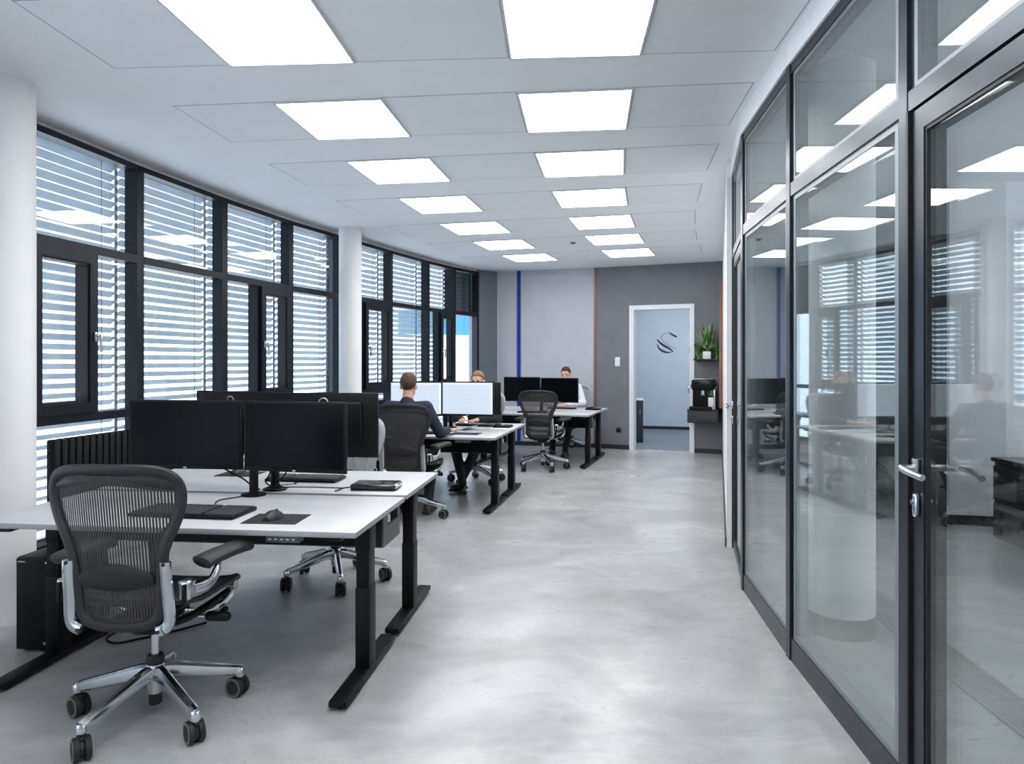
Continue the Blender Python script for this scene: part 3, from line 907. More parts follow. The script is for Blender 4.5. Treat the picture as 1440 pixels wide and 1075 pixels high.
for xx, lab, side in ((.075, 'trailing green plant in a clear pot, left of the white square pot', 0), (.345, 'leafy green plant in a clear pot, right of the white square pot', 1)):
    lv = []
    for k in range(34):
        tr = random.random() < .35
        lv.append(((random.uniform(-.02, .02), random.uniform(-.02, .02), random.uniform(.07, .11)), random.uniform(0, 2 * math.pi), random.uniform(.06, .13), random.uniform(.035, .055), .02 if tr else random.uniform(.08, .22), .14 if tr else random.uniform(.0, .05), 0))
    plant('trailing_plant', spt(xx, -.12, .009), lab, glass_pot, lv, [M['leaf'], M['leaf_pale']])
def round_pot(r):
    b = MB(); b.box((0, 0, .095), (.105, .105, .19), bev=.012, seg=3); b.build('pot', M['ceramic'], r)
    b = MB(); b.box((0, 0, .191), (.085, .085, .006)); b.build('soil', M['soil'], r)
lv = []
for k in range(60):
    lv.append(((random.uniform(-.03, .03), random.uniform(-.03, .03), random.uniform(.19, .3)), random.uniform(0, 2 * math.pi), random.uniform(.05, .11), random.uniform(.025, .042), random.uniform(.05, .13), random.uniform(0, .03), 0))
plant('small_plant', cpt(.37, -.29, CT), 'small grey-green plant in a tall white pot in front of the coffee machine', round_pot, lv, [M['leaf_dull'], M['leaf_dull']])
# ---------------------------------------------------------------- office chair with mesh back
OUT = [(x * .965, z) for x, z in [(0, 1.078), (.10, 1.077), (.185, 1.068), (.238, 1.042), (.260, .995), (.256, .93), (.234, .865), (.204, .80), (.182, .73), (.172, .65), (.168, .57), (.160, .515), (.125, .478), (.06, .466), (0, .464)]]
def back_y(x, z):
    t = (z - .46) / .62
    y = -.243 - .01 * t - .068 * t * t - .014 * math.sin(math.pi * min(1, max(0, t)) )
    return y + .9 * x * x * (.6 + .4 * t)
def back_pt(x, z, off=0): return Vector((x, back_y(x, z) + off, z))
def half_w(z):
    pts = sorted(OUT, key=lambda p: p[1])
    lo = [p for p in pts if p[1] <= z]; hi = [p for p in pts if p[1] >= z]
    if not lo: return pts[0][0]
    if not hi: return pts[-1][0]
    a, c = lo[-1], hi[0]
    return a[0] if c[1] == a[1] else a[0] + (c[0] - a[0]) * (z - a[1]) / (c[1] - a[1])
def make_chair(name, label):
    r = empty(name, (0, 0, 0), 0, label, 'office chair', 'mesh office chairs at the desks')
    # backrest
    ring2 = [(x, z) for x, z in OUT] + [(-x, z) for x, z in OUT[-2:0:-1]]
    sm = smooth_path([Vector((x, z, 0)) for x, z in ring2], 4, True)
    pts = [back_pt(v.x, v.y) for v in sm]
    b = MB(); b.tube(pts, .0155, 10, ref=[Vector((0, 1, .3))] * len(pts), flat=1.45, loop=True)
    # broad inner band along the top edge and the side wings
    def band(u, v):
        x = (u * 2 - 1) * .235
        zt = 1.06 - 1.1 * max(0, abs(x) - .17) ** 1.3
        zb = 1.002 + .012 * math.cos(x * 13)
        return back_pt(x, zt + (zb - zt) * v, .004 - .012 * math.sin(math.pi * v))
    b.grid(band, 24, 4)
    for s in (-1, 1):
        def wing(u, v, s=s):
            z = .92 - u * .34
            w = half_w(z)
            inn = .012 + .034 * math.sin(math.pi * min(1, u * 1.05)) ** 1.5
            return back_pt(s * (w - inn * v), z, .002)
        b.grid(wing, 14, 3)
        def low(u, v, s=s):
            x = s * u * .155
            return back_pt(x, .468 + .03 * v, .0)
        b.grid(low, 8, 2)
    b.build('back_frame', M['graphite'], r)
    b = MB()
    def pel(u, v):
        z = .47 + v * .585
        w = half_w(z) - .008
        return back_pt((u * 2 - 1) * w, z, .003 - .012 * math.sin(math.pi * u))
    b.grid(pel, 26, 30); b.build('back_mesh', M['pellicle'], r)
    b = MB()
    def lum(u, v, k):
        x = (u * 2 - 1) * .150
        e = (1 - (2 * u - 1) ** 2)
        zc = .652 + .012 * e
        h = .014 + .040 * e ** .85
        z = zc + (v * 2 - 1) * h
        th = .016 * max(0, e * (1 - (2 * v - 1) ** 2)) ** .5
        return back_pt(x, z, -.016 - k * th)
    rings = []
    for i in range(21):
        u = i / 20
        rings.append(b.ring([lum(u, j / 8, 1) for j in range(9)] + [lum(u, j / 8, -.5) + Vector((0, .004, 0)) for j in range(8, -1, -1)]))
    b.skin(rings); b.build('lumbar_pad', M['lumbar'], r)
    # aluminium uprights and arms
    for s in (-1, 1):
        b = MB()
        pth = smooth_path([(.192 * s, back_y(.19, .725) - .012, .722), (.194 * s, back_y(.19, .66) - .016, .66), (.196 * s, back_y(.19, .58) - .012, .57), (.198 * s, back_y(.19, .52) - .012, .50), (.186 * s, back_y(.17, .48) - .012, .466), (.155 * s, back_y(.15, .47) - .010, .450)], 5)
        b.tube(pth, .0225, 10, ref=[Vector((1, 0, 0))] * 10 + [Vector((1, 0, .6))] * (len(pth) - 10), flat=.62, sup=2.6)
        b.mi = 1
        for pp in (pth[1], pth[-2]):
            b.tube([pp + Vector((0, -.0135, 0)), pp + Vector((0, -.0165, 0))], .0075, 12)
        b.mi = 0; b.build('upright', [M['alu'], M['gasket']], r)
        ar = MB()
        ar.box((.243 * s, -.195, .60), (.05, .06, .075), bev=.01, seg=3)
        pth = smooth_path([(.262 * s, -.19, .592), (.282 * s, -.13, .590), (.290 * s, -.085, .608), (.296 * s, -.055, .648), ((.287 if s > 0 else .312) * s, -.045, .68)], 5)
        ar.tube(pth, [.026 - .009 * i / (len(pth) - 1) for i in range(len(pth))], 10, ref=(0, 0, 1), flat=.7)
        armo = ar.build('arm', M['alu'], r)
        b = MB(); b.box((.25 * s, -.230, .59), (.014, .02, .075), bev=.004); b.build('lever', M['plastic'], armo)
        b = MB()
        px_ = (.258, .268, .292, .318, .33) if s > 0 else (.33, .327, .315, .295, .285)
        pp = smooth_path([(x_ * s, y_, z_) for x_, y_, z_ in zip(px_, (-.125, -.095, .0, .10, .145), (.676, .686, .692, .692, .686))], 4)
        n = len(pp)
        rr = [.049 * min(1, (.28 + 1.7 * math.sin(math.pi * (i + .35) / (n - .3)))) for i in range(n)]
        b.tube(pp, rr, 14, ref=(1, 0, 0), flat=.52, sup=2.4); b.build('arm_pad', M['pad'], r)
    # seat
    SO = [(0, .262), (.12, .262), (.21, .25), (.252, .20), (.256, .08), (.246, -.06), (.215, -.16), (.14, -.20), (0, -.207)]
    def seat_z(x, y):
        return .523 + .2 * x * x - .03 * max(0, (y - .14) / .12) ** 2 + .02 * max(0, (-.1 - y) / .1)
    ring2 = SO + [(-x, y) for x, y in SO[-2:0:-1]]
    sm = smooth_path([Vector((x, y, 0)) for x, y in ring2], 4, True)
    pts = [Vector((v.x, v.y, seat_z(v.x, v.y))) for v in sm]
    b = MB(); b.tube(pts, .016, 8, ref=(0, 0, 1), flat=1.2, loop=True); b.build('seat_frame', M['graphite'], r)
    sy = sorted(SO, key=lambda p: p[1])
    def sw_(y):
        for (xa, ya), (xb, yb) in zip(sy, sy[1:]):
            if ya <= y <= yb: return xa + (xb - xa) * (y - ya) / max(1e-6, yb - ya)
        return sy[-1][0]
    b = MB()
    def st(u, v):
        y = -.2 + v * .455; w = max(sw_(y) - .004, .02); x = (u * 2 - 1) * w
        return Vector((x, y, seat_z(x, y) - .018 * math.sin(math.pi * u) * math.sin(math.pi * v)))
    b.grid(st, 20, 20); b.build('seat_mesh', M['pellicle_seat'], r)
    # mechanism
    b = MB()
    b.box((0, -.03, .435), (.2, .27, .06), bev=.02, seg=3); b.box((0, -.01, .40), (.11, .17, .06), bev=.02, seg=3)
    b.box((0, -.17, .442), (.27, .07, .035), bev=.012)
    for s in (-1, 1): b.tube(smooth_path([(.13 * s, -.17, .445), (.19 * s, -.08, .45), (.225 * s, .06, .468), (.235 * s, .16, .478)], 4), .016, 8)
    b.build('tilt_mechanism', M['plastic'], r)
    for s in (-1, 1):
        b = MB()
        b.tube(smooth_path([(.11 * s, .03, .43), (.17 * s, .06, .425), (.24 * s, .09, .445), (.268 * s, .12, .48), (.27 * s, .135, .512)], 4), [.013] * 16 + [.016], 10)
        b.tube([(.25 * s, .135, .512), (.283 * s, .135, .512)], .023, 14); b.build('link_arm', M['alu'], r)
    b = MB(); b.tube([(.1, .01, .42), (.24, .02, .418)], .007, 8); kb_ = b.build('tension_rod', M['chrome'], r)
    b = MB(); b.capsule((.225, .02, .418), (.292, .024, .416), .021, .021, 12); b.build('tension_knob', M['plastic'], r)
    b = MB(); b.tube([(.1, .07, .43), (.22, .075, .415), (.25, .075, .41)], .005, 8); b.capsule((.25, .075, .418), (.262, .078, .428), .012, .014, 10); b.build('height_lever', M['plastic'], r)
    # column
    b = MB(); b.lathe((0, 0, 0), [(.0165, .24), (.0165, .41)], 20); b.build('gas_column', M['chrome'], r)
    b = MB(); b.lathe((0, 0, 0), [(.03, .222), (.036, .228), (.036, .246), (.03, .262), (.018, .263)], 20); b.build('column_collar', M['rubber'], r)
    # five-star base
    b = MB()
    b.lathe((0, 0, 0), [(.03, .105), (.034, .112), (.038, .19), (.038, .216), (.034, .224), (.0, .224)], 24)
    for k in range(5):
        a = R(72 * k); d = Vector((math.cos(a), math.sin(a), 0))
        pth = [d * .02 + Vector((0, 0, .188)), d * .07 + Vector((0, 0, .184)), d * .19 + Vector((0, 0, .153)), d * .30 + Vector((0, 0, .126)), d * .338 + Vector((0, 0, .118))]
        pth = smooth_path(pth, 4); n = len(pth)
        b.tube(pth, [.036 - .018 * i / (n - 1) for i in range(n)], 10, ref=(0, 0, 1), flat=[.72 + .2 * i / (n - 1) for i in range(n)], sup=2.7)
        b.lathe(tuple(d * .335), [(.019, .09), (.021, .096), (.021, .122), (.016, .131), (0, .133)], 14)
    b.build('base', M['polished'], r)
    b = MB(); b.lathe((0, 0, 0), [(.0, .056), (.022, .056), (.026, .062), (.026, .112)], 18); b.build('column_tip', M['rubber'], r)
    for k in range(5):
        a = R(72 * k); d = Vector((math.cos(a), math.sin(a), 0)); c = d * .35
        sw2 = R(72 * k + (35, 10, 60, -30, 80)[k]); dd = Vector((-math.sin(sw2), math.cos(sw2), 0)); ax = Vector((math.cos(sw2), math.sin(sw2), 0))
        b = MB(); b.tube([d * .337 + Vector((0, 0, .055)), d * .337 + Vector((0, 0, .095))], .009, 10)
        cc = d * .337 + dd * .014 + Vector((0, 0, .0435))
        b.tube([cc - ax * .006, cc + ax * .006], .035, 18)
        b.box(tuple(d * .337 + dd * .008 + Vector((0, 0, .082))), (.018, .05, .014), rz=sw2, bev=.004)
        cs = b.build('caster', M['rubber'], r)
        for s in (-1, 1):
            b = MB(); m3 = Matrix((ax, dd, Vector((0, 0, 1)))).transposed()
            m3 = Matrix.Identity(3); 
            q = cc + ax * (.008 * s)
            prof = [(.037, 0), (.0435, .002), (.0435, .018), (.040, .023)]
            prof2 = [(.040, .0231), (.037, .0235), (.0, .0242)]
            rot = Vector((0, 0, 1)).rotation_difference(ax * s).to_matrix()
            b.mi = 0; b.lathe(q, prof, 26, m=rot); b.mi = 1; b.lathe(q, [(.0410, .0222), (.0410, .0236), (.0382, .0236)], 26, m=rot); b.mi = 0; b.lathe(q, prof2, 26, m=rot)
            b.build('wheel', [M['rubber'], M['rim']], cs)
    return r
def spin_base(r, deg):
    for c in r.children:
        if c.name.split('.')[0] in ('base', 'caster'): c.rotation_euler = (0, 0, R(deg))
def paint_lit(r):  # chairs whose mesh fronts catch window light: that paleness is put into the colour
    sub = {'back_frame': 'frame_lit', 'seat_frame': 'frame_lit', 'back_mesh': 'pellicle_lit', 'seat_mesh': 'pellicle_lit'}
    for c in r.children:
        k = c.name.split('.')[0]
        if k in sub:
            for sl in c.material_slots:
                sl.link = 'OBJECT'; sl.material = M[sub[k]]
chair = make_chair('office_chair', 'dark grey mesh office chair in the foreground, seen from behind at the nearest desk')
CH = 'mesh office chairs at the desks'
def put(o, x, y, head, spoke):
    o.location = (x, y, 0); o.rotation_euler = (0, 0, -R(head)); spin_base(o, spoke + head)
    return o
ch2 = dup(chair, label='mesh office chair painted pale as window-lit, facing the camera across the nearest double desk'); paint_lit(ch2)
ch3 = dup(chair, label='dark mesh office chair on which the man in the navy suit sits')
ch4 = dup(chair, label='mesh office chair, painted pale as window-lit, of the man hidden behind the lit screens'); paint_lit(ch4)
ch5 = dup(chair, label='empty dark mesh office chair at the farthest desk, seen from behind')
ch6 = dup(chair, label='mesh office chair, painted pale as window-lit, of the man in the white shirt by the back wall'); paint_lit(ch6)
put(chair, -1.487, 2.965, 4, 33)
put(ch2, -1.187, 4.80, 184, .5)
put(ch3, -.965, 6.76, 9, 61)
put(ch4, -.44, 8.72, 207, 20)
put(ch5, .425, 9.80, 17, .5)
put(ch6, .98, 11.72, 200, 30)

# ---------------------------------------------------------------- height-adjustable desks
DESK_W, DESK_D = 1.78, .79
def make_desk(name, label, h, tray):
    r = empty(name, (0, 0, 0), 0, label, 'desk', 'height adjustable office desks')
    w, d = DESK_W, DESK_D
    b = MB(); b.box((0, 0, h - .0125), (w, d, .025), bev=.003)
    for f in b.bm.faces:
        f.material_index = 0 if f.normal.z > .5 else 1
    b.build('tabletop', [M['laminate'], M['lam_edge']], r)
    b = MB()
    for y in (-.06, .06): b.box((0, y, h - .05), (w - .3, .04, .05))
    for s in (-1, 1): b.box((s * (w / 2 - .115), 0, h - .04), (.06, d - .12, .03))
    b.box((0, -.085, h - .062), (w - .2, .03, .07))
    b.build('crossbeam', M['desk_metal'], r, smooth=0)
    for s in (-1, 1):
        x = s * (w / 2 - (.085 if s > 0 else .12)) if tray else s * (w / 2 - (.085 if s < 0 else .12))
        b = MB(); b.box((x, 0, .22), (.07, .10, .40), bev=.004); lg = b.build('leg', M['desk_metal'], r)
        b = MB(); b.box((x, 0, (h + .33) / 2), (.062, .092, h - .39), bev=.003); b.box((x, 0, h - .1), (.07, .10, .15), bev=.003); b.build('inner_tube', M['desk_metal'], lg)
        b = MB(); b.box((x, 0, .03), (.082, .76, .028), bev=.006)
        for y in (-.33, .33): b.tube([(x, y, 0), (x, y, .018)], .02, 10)
        b.build('foot', M['desk_metal'], r)
    b = MB(); b.box((w / 2 - .33, -d / 2 + .045, h - .042), (.15, .05, .03), bev=.003)
    b.mi = 1
    for k in range(5): b.box((w / 2 - .385 + k * .026, -d / 2 + .0195, h - .042), (.012, .002, .005))
    b.build('control_panel', [M['tray'], M['badge']], r)
    if tray:
        b = MB(); y0, y1 = .275, .585
        for s in (1,):
            b.mi = 1; b.box((0, y0, h - .14), (w - .18, .012, .19)); b.mi = 0; b.box((0, y1, h - .145), (w - .18, .012, .15)); b.box((0, (y0 + y1) / 2, h - .235), (w - .18, y1 - y0, .012))
            b.box((w / 2 - .085, (y0 + y1) / 2, h - .19), (.012, y1 - y0, .10)); b.box((w / 2 - .085, y0 + .04, h - .09), (.012, .08, .1)); b.box((w / 2 - .085, y1 - .02, h - .112), (.012, .04, .07))
        b.build('cable_tray', [M['tray'], M['desk_metal']], r, smooth=0)
        b = MB(); b.box((w / 2 - .2, .40, h - .125), (.22, .09, .05), bev=.006); b.build('power_strip', M['switch'], r)
        b = MB()
        for k in range(5):
            x0 = w / 2 - .2 - .03 * k
            b.tube(smooth_path([(x0, .45 + .01 * k, h - .1), (x0 + .05, .42, h - .10), (x0 + .02, .50, h - .17), (x0 - .1, .46, h - .2)], 5), .004, 6)
        b.build('cable', M['plastic'], r)
    return r
def desk_at(r, rx, ry, head, back=False, off=0):
    """place a desk by its near right corner"""
    a = R(head); fx = Vector((math.cos(a), -math.sin(a))); fy = Vector((math.sin(a), math.cos(a)))
    c = Vector((rx, ry)) - fx * DESK_W / 2 + fy * (DESK_D / 2 + off)
    r.location = (c.x, c.y, 0); r.rotation_euler = (0, 0, -a + (math.pi if back else 0))
    return c, fx, fy
H1, H2, H3 = .764, .745, .745
dA = make_desk('desk', 'white height-adjustable desk in the foreground with the dark mesh chair', H1, True)
dB = make_desk('desk', 'white desk back to back behind the foreground desk, with the closed black device', H1 + .003, False)
GAP = DESK_D + .04
cA, fx1, fy1 = desk_at(dA, -.654, 2.975, 6.3)
cB, _, _ = desk_at(dB, -.654, 2.975, 6.3, True, GAP)
dC = make_desk('desk', 'white desk of the man in the navy suit, with two lit screens', H2, True)
cC, fx2, fy2 = desk_at(dC, -.167, 6.85, 11.5)
dD = dup(dB); dD['label'] = 'white desk behind the lit screens, where the half-hidden man sits'
desk_at(dD, -.167, 6.85, 11.5, True, GAP); dD.location.z = H2 - H1 - .003 + .0
dE = dup(dC); dE['label'] = 'white desk near the back wall in front of the empty dark chair'
cE, fx3, fy3 = desk_at(dE, 1.05, 9.75, 17)
dF = dup(dD); dF['label'] = 'white desk nearest the back wall, of the man in the white shirt'
desk_at(dF, 1.05, 9.75, 17, True, GAP)
def fix_low(r):
    # far desks in the lower setting: drop top parts, keep the feet on the floor
    r.location.z = 0
    for c in r.children:
        if c.name.split('.')[0] in ('tabletop', 'crossbeam', 'control_panel', 'cable_tray', 'cable'): c.location.z = H2 - H1 - .003
        if c.name.split('.')[0] == 'leg':
            for g in c.children: g.location.z = H2 - H1 - .003
fix_low(dD); fix_low(dF)
# ---------------------------------------------------------------- monitors
MG = 'flat computer monitors on the desks'
def make_monitor(name, label, w, h, kind):
    """screen faces -y, centre at origin"""
    r = empty(name, (0, 0, 0), 0, label, 'monitor', MG)
    b = MB(); b.box((0, .012, 0), (w, .022, h), bev=.004); b.box((0, .03, 0), (w * .72, .03, h * .72), bev=.012, seg=3)
    b.build('housing', M['plastic'], r)
    sw_, sh_ = w - .028, h - .036
    b = MB(); b.box((0, -.0005, .005), (sw_, .004, sh_))
    if kind == 'lit':
        b.mi = 1
        for k, (x, z, a) in enumerate([(-.2, .12, .12), (.05, .12, .2), (-.05, .09, .3), (-.05, .05, .26), (-.03, .0, .3), (-.06, -.04, .2), (-.04, -.08, .28), (0, -.11, .24)]):
            b.box((x * w / .6, -.0028, z), (a * w / .6, .001, .004))
        b.mi = 2
        b.box((0, -.0028, sh_ / 2 - .006), (sw_ - .01, .001, .012)); b.box((sw_ / 2 - .012, -.0028, 0), (.018, .001, sh_ - .03))
        b.build('screen', [M['lit_screen'], M['lit_line'], M['lit_white']], r, smooth=0)
    else:
        b.build('screen', M['screen'], r, smooth=0)
    b = MB(); b.ell((0, .0, -h / 2 + .0085), (.011, .002, .0045)); b.build('badge', M['badge'], r)
    b = MB(); b.tube([(.026 * math.cos(t), .047, .126 + .026 * math.sin(t)) for t in (2 * math.pi * k / 24 for k in range(24))], .0032, 6, loop=True); b.build('emblem_ring', M['badge'], r)
    b = MB(); b.box((0, .048, -.02), (.085, .01, .085), bev=.003); b.build('mount_plate', M['gasket'], r)
    return r
def mon_at(r, x, y, z, head):
    r.location = (x, y, z); r.rotation_euler = (0, 0, -R(head)); return r
m27 = make_monitor('monitor', 'black switched-off monitor, left one of the pair on the foreground desk', .632, .365, 'dark')
mon_at(m27, -1.733, 3.768, 1.094, 5.5)
m = make_monitor('monitor', 'dark bluish switched-off monitor, right one of the pair on the foreground desk', .58, .365, 'dark'); mon_at(m, -1.124, 3.662, 1.092, 13)
m27 = make_monitor('monitor', 'monitor seen from behind at left, turned away behind the foreground screens', .605, .36, 'dark'); mon_at(m27, -1.615, 4.17, 1.128, 180 + 25)
m = dup(m27, label='monitor seen from behind at right, its black back beside the pale chair'); mon_at(m, -1.045, 4.0, 1.126, 180 + 5)
ml = make_monitor('monitor', 'lit monitor half covered by the head of the man in the navy suit', .575, .365, 'lit')
mon_at(ml, -1.02, 7.55, 1.087, 8)
m = dup(ml, label='lit monitor with a pale blue page, right of the head of the man in navy'); mon_at(m, -.468, 7.47, 1.09, 14)
ms = make_monitor('monitor', 'black monitor back showing right beside the lit screen', .56, .36, 'dark')
mon_at(ms, -.40, 7.93, 1.07, 180 + 8)
m = dup(ms, label='monitor of the half-hidden man, back turned, behind the left lit screen'); mon_at(m, -.955, 8.04, 1.08, 180 + 14)
m = dup(ms, label='switched-off monitor at left on the farthest desk, near the blue stripe'); mon_at(m, .145, 10.5, 1.075, 17)
m = dup(ms, label='switched-off bluish monitor in front of the man in the white shirt'); mon_at(m, .688, 10.33, 1.065, 17)

def make_post(label, x, y, h, z, targets):
    """clamp post with a bar out to each monitor mount"""
    r = empty('monitor_stand', (x, y, h), 0, label, 'monitor stand')
    b = MB(); b.lathe((0, 0, 0), [(.0, 0), (.066, 0), (.066, .008), (.05, .014), (.026, .016), (.0, .016)], 24); b.build('base', M['plastic'], r)
    b = MB(); b.tube([(0, 0, .01), (0, 0, z - h + .06)], .024, 16); b.build('post', M['plastic'], r)
    b = MB(); b.lathe((0, 0, z - h - .03), [(.032, 0), (.032, .06), (.03, .062)], 16); b.build('collar', M['plastic'], r)
    for tx, ty in targets:
        b = MB(); d = Vector((tx - x, ty - y, 0)); 
        b.tube(smooth_path([(0, 0, z - h), d * .5 + Vector((0, 0, z - h)), d + Vector((0, 0, z - h))], 4), .016, 8, ref=(0, 0, 1), flat=.7); b.build('arm', M['plastic'], r)
    return r
def behind(x, y, head, t=.066):
    a = R(head); return (x + math.sin(a) * t, y + math.cos(a) * t)
make_post('black double monitor stand carrying the two screens of the foreground desk', -1.385, 3.815, H1, 1.08, [behind(-1.733, 3.768, 5.5), behind(-1.124, 3.662, 13)])
make_post('black double monitor stand behind the foreground screens on the second desk', -1.32, 3.96, H1 + .003, 1.1, [behind(-1.615, 4.17, 205), behind(-1.045, 4.0, 185)])
make_post('black double monitor stand carrying the two lit screens', -.715, 7.64, H2, 1.07, [behind(-1.02, 7.55, 8), behind(-.468, 7.47, 14)])
make_post('black monitor stand behind the lit screens at the half-hidden man', -.68, 7.9, H2, 1.05, [behind(-.40, 7.93, 188), behind(-.955, 8.04, 194)])
make_post('black double monitor stand on the farthest desk', .44, 10.55, H3, 1.05, [behind(.145, 10.5, 17), behind(.688, 10.33, 17)])

# ---------------------------------------------------------------- small things on the desks
def keyboard(label, x, y, z, head, wired=True, sx=1, sy=1):
    r = empty('keyboard', (x, y, z), -R(head), label, 'keyboard')
    b = MB(); b.box((0, 0, .010), (.44 * sx, .135 * sy, .016), bev=.004); b.build('case', M['plastic'], r)
    b = MB()
    rows = [(.05, 15), (.027, 15), (.008, 14), (-.011, 13), (-.030, 12), (-.049, 9)]
    for yy, n in rows:
        for k in range(n):
            w = .29 / n; b.box((-.21 + (k + .5) * w, yy, .0205), (w - .0025, .0155, .007))
        for k in range(3): b.box((.105 + k * .019, yy, .0205), (.0165, .0155, .007))
        for k in range(4): b.box((.155 + k * .0175, yy, .0205), (.015, .0155, .007))
    bmesh.ops.scale(b.bm, vec=(sx, sy, 1), verts=b.bm.verts); b.build('keys', M['key'], r, smooth=0)
    if wired:
        b = MB(); b.tube(smooth_path([(.0, .066 * sy, .008), (.01, .1 * sy, .004), (-.01, .16, .004), (.04, .2, .005), (.06, .26, .005)], 6), .0025, 6); b.build('cable', M['plastic'], r)
    return r
def mouse(label, x, y, z, head, pad_label):
    p = empty('mouse_pad', (x, y, z), -R(head), pad_label, 'mouse pad')
    b = MB(); b.box((.0, 0, .0015), (.25, .2, .003), bev=.001); b.build('mat', M['mousepad'], p)
    r = empty('mouse', (x - .015, y + .0, z + .003), -R(head + 8), label, 'mouse')
    b = MB(); rings = []
    for i in range(13):
        t = i / 12; yy = -.062 + .124 * t
        w = .041 * (math.sin(math.pi * (t * .9 + .05)) ** .45) * (1 - .08 * t); h = .042 * (math.sin(math.pi * (t * .82 + .1)) ** .7) * (1.05 - .2 * t)
        rings.append(b.ring([(w * math.cos(a), yy, max(0, h * math.sin(a))) for a in (math.pi * k / 10 for k in range(11))] + [(-w * .8, yy, .0), (w * .8, yy, 0)]))
    b.skin(rings); b.build('body', M['plastic2'], r)
    b = MB(); b.lathe((-.004, .028, .030), [(.008, 0), (.009, .002), (.009, .006), (.008, .008)], 14, 'X'); b.build('wheel', M['rubber'], r)
    return r
def at_h(px, py, h):
    Y = (CAM_H - h) / (py - 509) * 1000
    return (px - 720) / 1000 * Y, Y
x, y = at_h(272, 722.5, H1); keyboard('black keyboard on the foreground desk, half behind the chair back', x, y, H1, 8, False, 1.18, 1.7)
x, y = at_h(389, 730.5, H1); mouse('black computer mouse on the pad on the foreground desk', x, y, H1, 4, 'charcoal mouse pad on the foreground desk')
x, y = at_h(437, 671.5, H1 + .003); keyboard('black keyboard on the second desk under the right dark screen', x, y - .10, H1 + .003, 188, True, 1.0, 1.35)
x, y = at_h(338, 667, H1 + .003); mouse('black mouse on the second desk, left of the monitor posts', x, y, H1 + .003, 186, 'dark mouse pad on the second desk, left of the monitor posts')
# closed black device with silver trim
x, y = at_h(530, 689, H1 + .003)
dk = empty('docking_station', (x - .01, y + .035, H1 + .003), -R(4), 'closed black device with a silver edge on the second desk', 'docking station')
b = MB(); b.box((0, 0, .022), (.255, .165, .026), bev=.01, seg=3); b.build('case', M['gloss_black'], dk)
b = MB(); b.box((0, 0, .007), (.25, .16, .012), bev=.004); b.build('base', M['plastic'], dk)
b = MB(); b.box((.117, -.0, .0215), (.03, .15, .02), bev=.006); b.build('silver_edge', M['polished'], dk)
b = MB(); b.tube(smooth_path([(-.125, -.03, .012), (-.17, -.05, .01), (-.19, -.075, .004), (-.2, -.11, .004)], 6), .004, 6)
b.tube(smooth_path([(-.17, -.05, .01), (-.22, -.02, .004), (-.35, -.0, .004), (-.5, -.01, .004), (-.62, -.06, .006)], 6), .003, 6); b.build('cable', M['plastic'], dk)
# loose cables round the monitor posts
def loose(name, pts, rad, label):
    b = MB(); b.tube(smooth_path(pts, 6), rad, 6); o = b.build(name, M['plastic'])
    return tag(o, label, 'cable')
px, py = at_h(356, 697, H1)
loose('monitor_cable', [(-1.63, 3.83, .96), (-1.55, 3.84, .90), (-1.46, 3.86, .845), (-1.41, 3.87, .80), (-1.395, 3.93, H1 + .01)], .0045, 'black cable hanging under the left foreground monitor to the post')
loose('monitor_cable', [(-1.35, 3.86, .95), (-1.32, 3.88, .88), (-1.35, 3.9, .82), (-1.30, 3.9, .792), (-1.22, 3.9, .792)], .004, 'thin black cable looping between the two monitor posts')
loose('monitor_cable', [(-1.22, 3.92, .95), (-1.25, 3.92, .86), (-1.28, 3.9, .82), (-1.26, 3.88, .792), (-1.34, 3.9, .792)], .004, 'thin black cable hanging right of the rear monitor post')
loose('keyboard_cable', [(-1.47, 3.46, H1 + .006), (-1.475, 3.53, H1 + .004), (-1.50, 3.60, H1 + .004), (-1.50, 3.67, H1 + .004), (-1.45, 3.73, H1 + .004), (-1.43, 3.765, H1 + .004)], .003, 'thin curled cable on the foreground desk left of the post')
loose('floor_cable', [(-1.72, 4.0, .012), (-1.85, 3.88, .008), (-1.97, 3.78, .008), (-2.07, 3.72, .008), (-2.15, 3.77, .008), (-2.15, 3.88, .008), (-2.07, 3.98, .008), (-1.96, 4.06, .008)], .006, 'black cable looped on the floor under the foreground desk behind the chair')
# PC tower under the foreground desk
def tower(label, x, y, head):
    r = empty('computer_tower', (x, y, 0), -R(head), label, 'computer')
    b = MB(); b.box((0, .22, .248), (.185, .44, .472), bev=.006); b.build('case', M['plastic'], r)
    b = MB(); b.box((0, -.006, .248), (.18, .014, .464), bev=.004); b.build('front_panel', M['plastic'], r)
    for sx in (-.07, .07):
        for sy in (.05, .38):
            b = MB(); b.tube([(sx, sy, 0), (sx, sy, .014)], .018, 10); b.build('foot', M['rubber'], r)
    b = MB(); b.box((-.06, -.0135, .462), (.04, .001, .006)); b.box((.07, -.0135, .05), (.02, .001, .014)); b.build('badge', M['badge'], r)
    b = MB(); b.tube([(.075, -.012, .46), (.075, -.016, .46)], .005, 10); b.build('power_button', M['chrome'], r)
    return r
tower('black computer tower on the floor left of the foreground chair', -2.435, 3.625, 6)
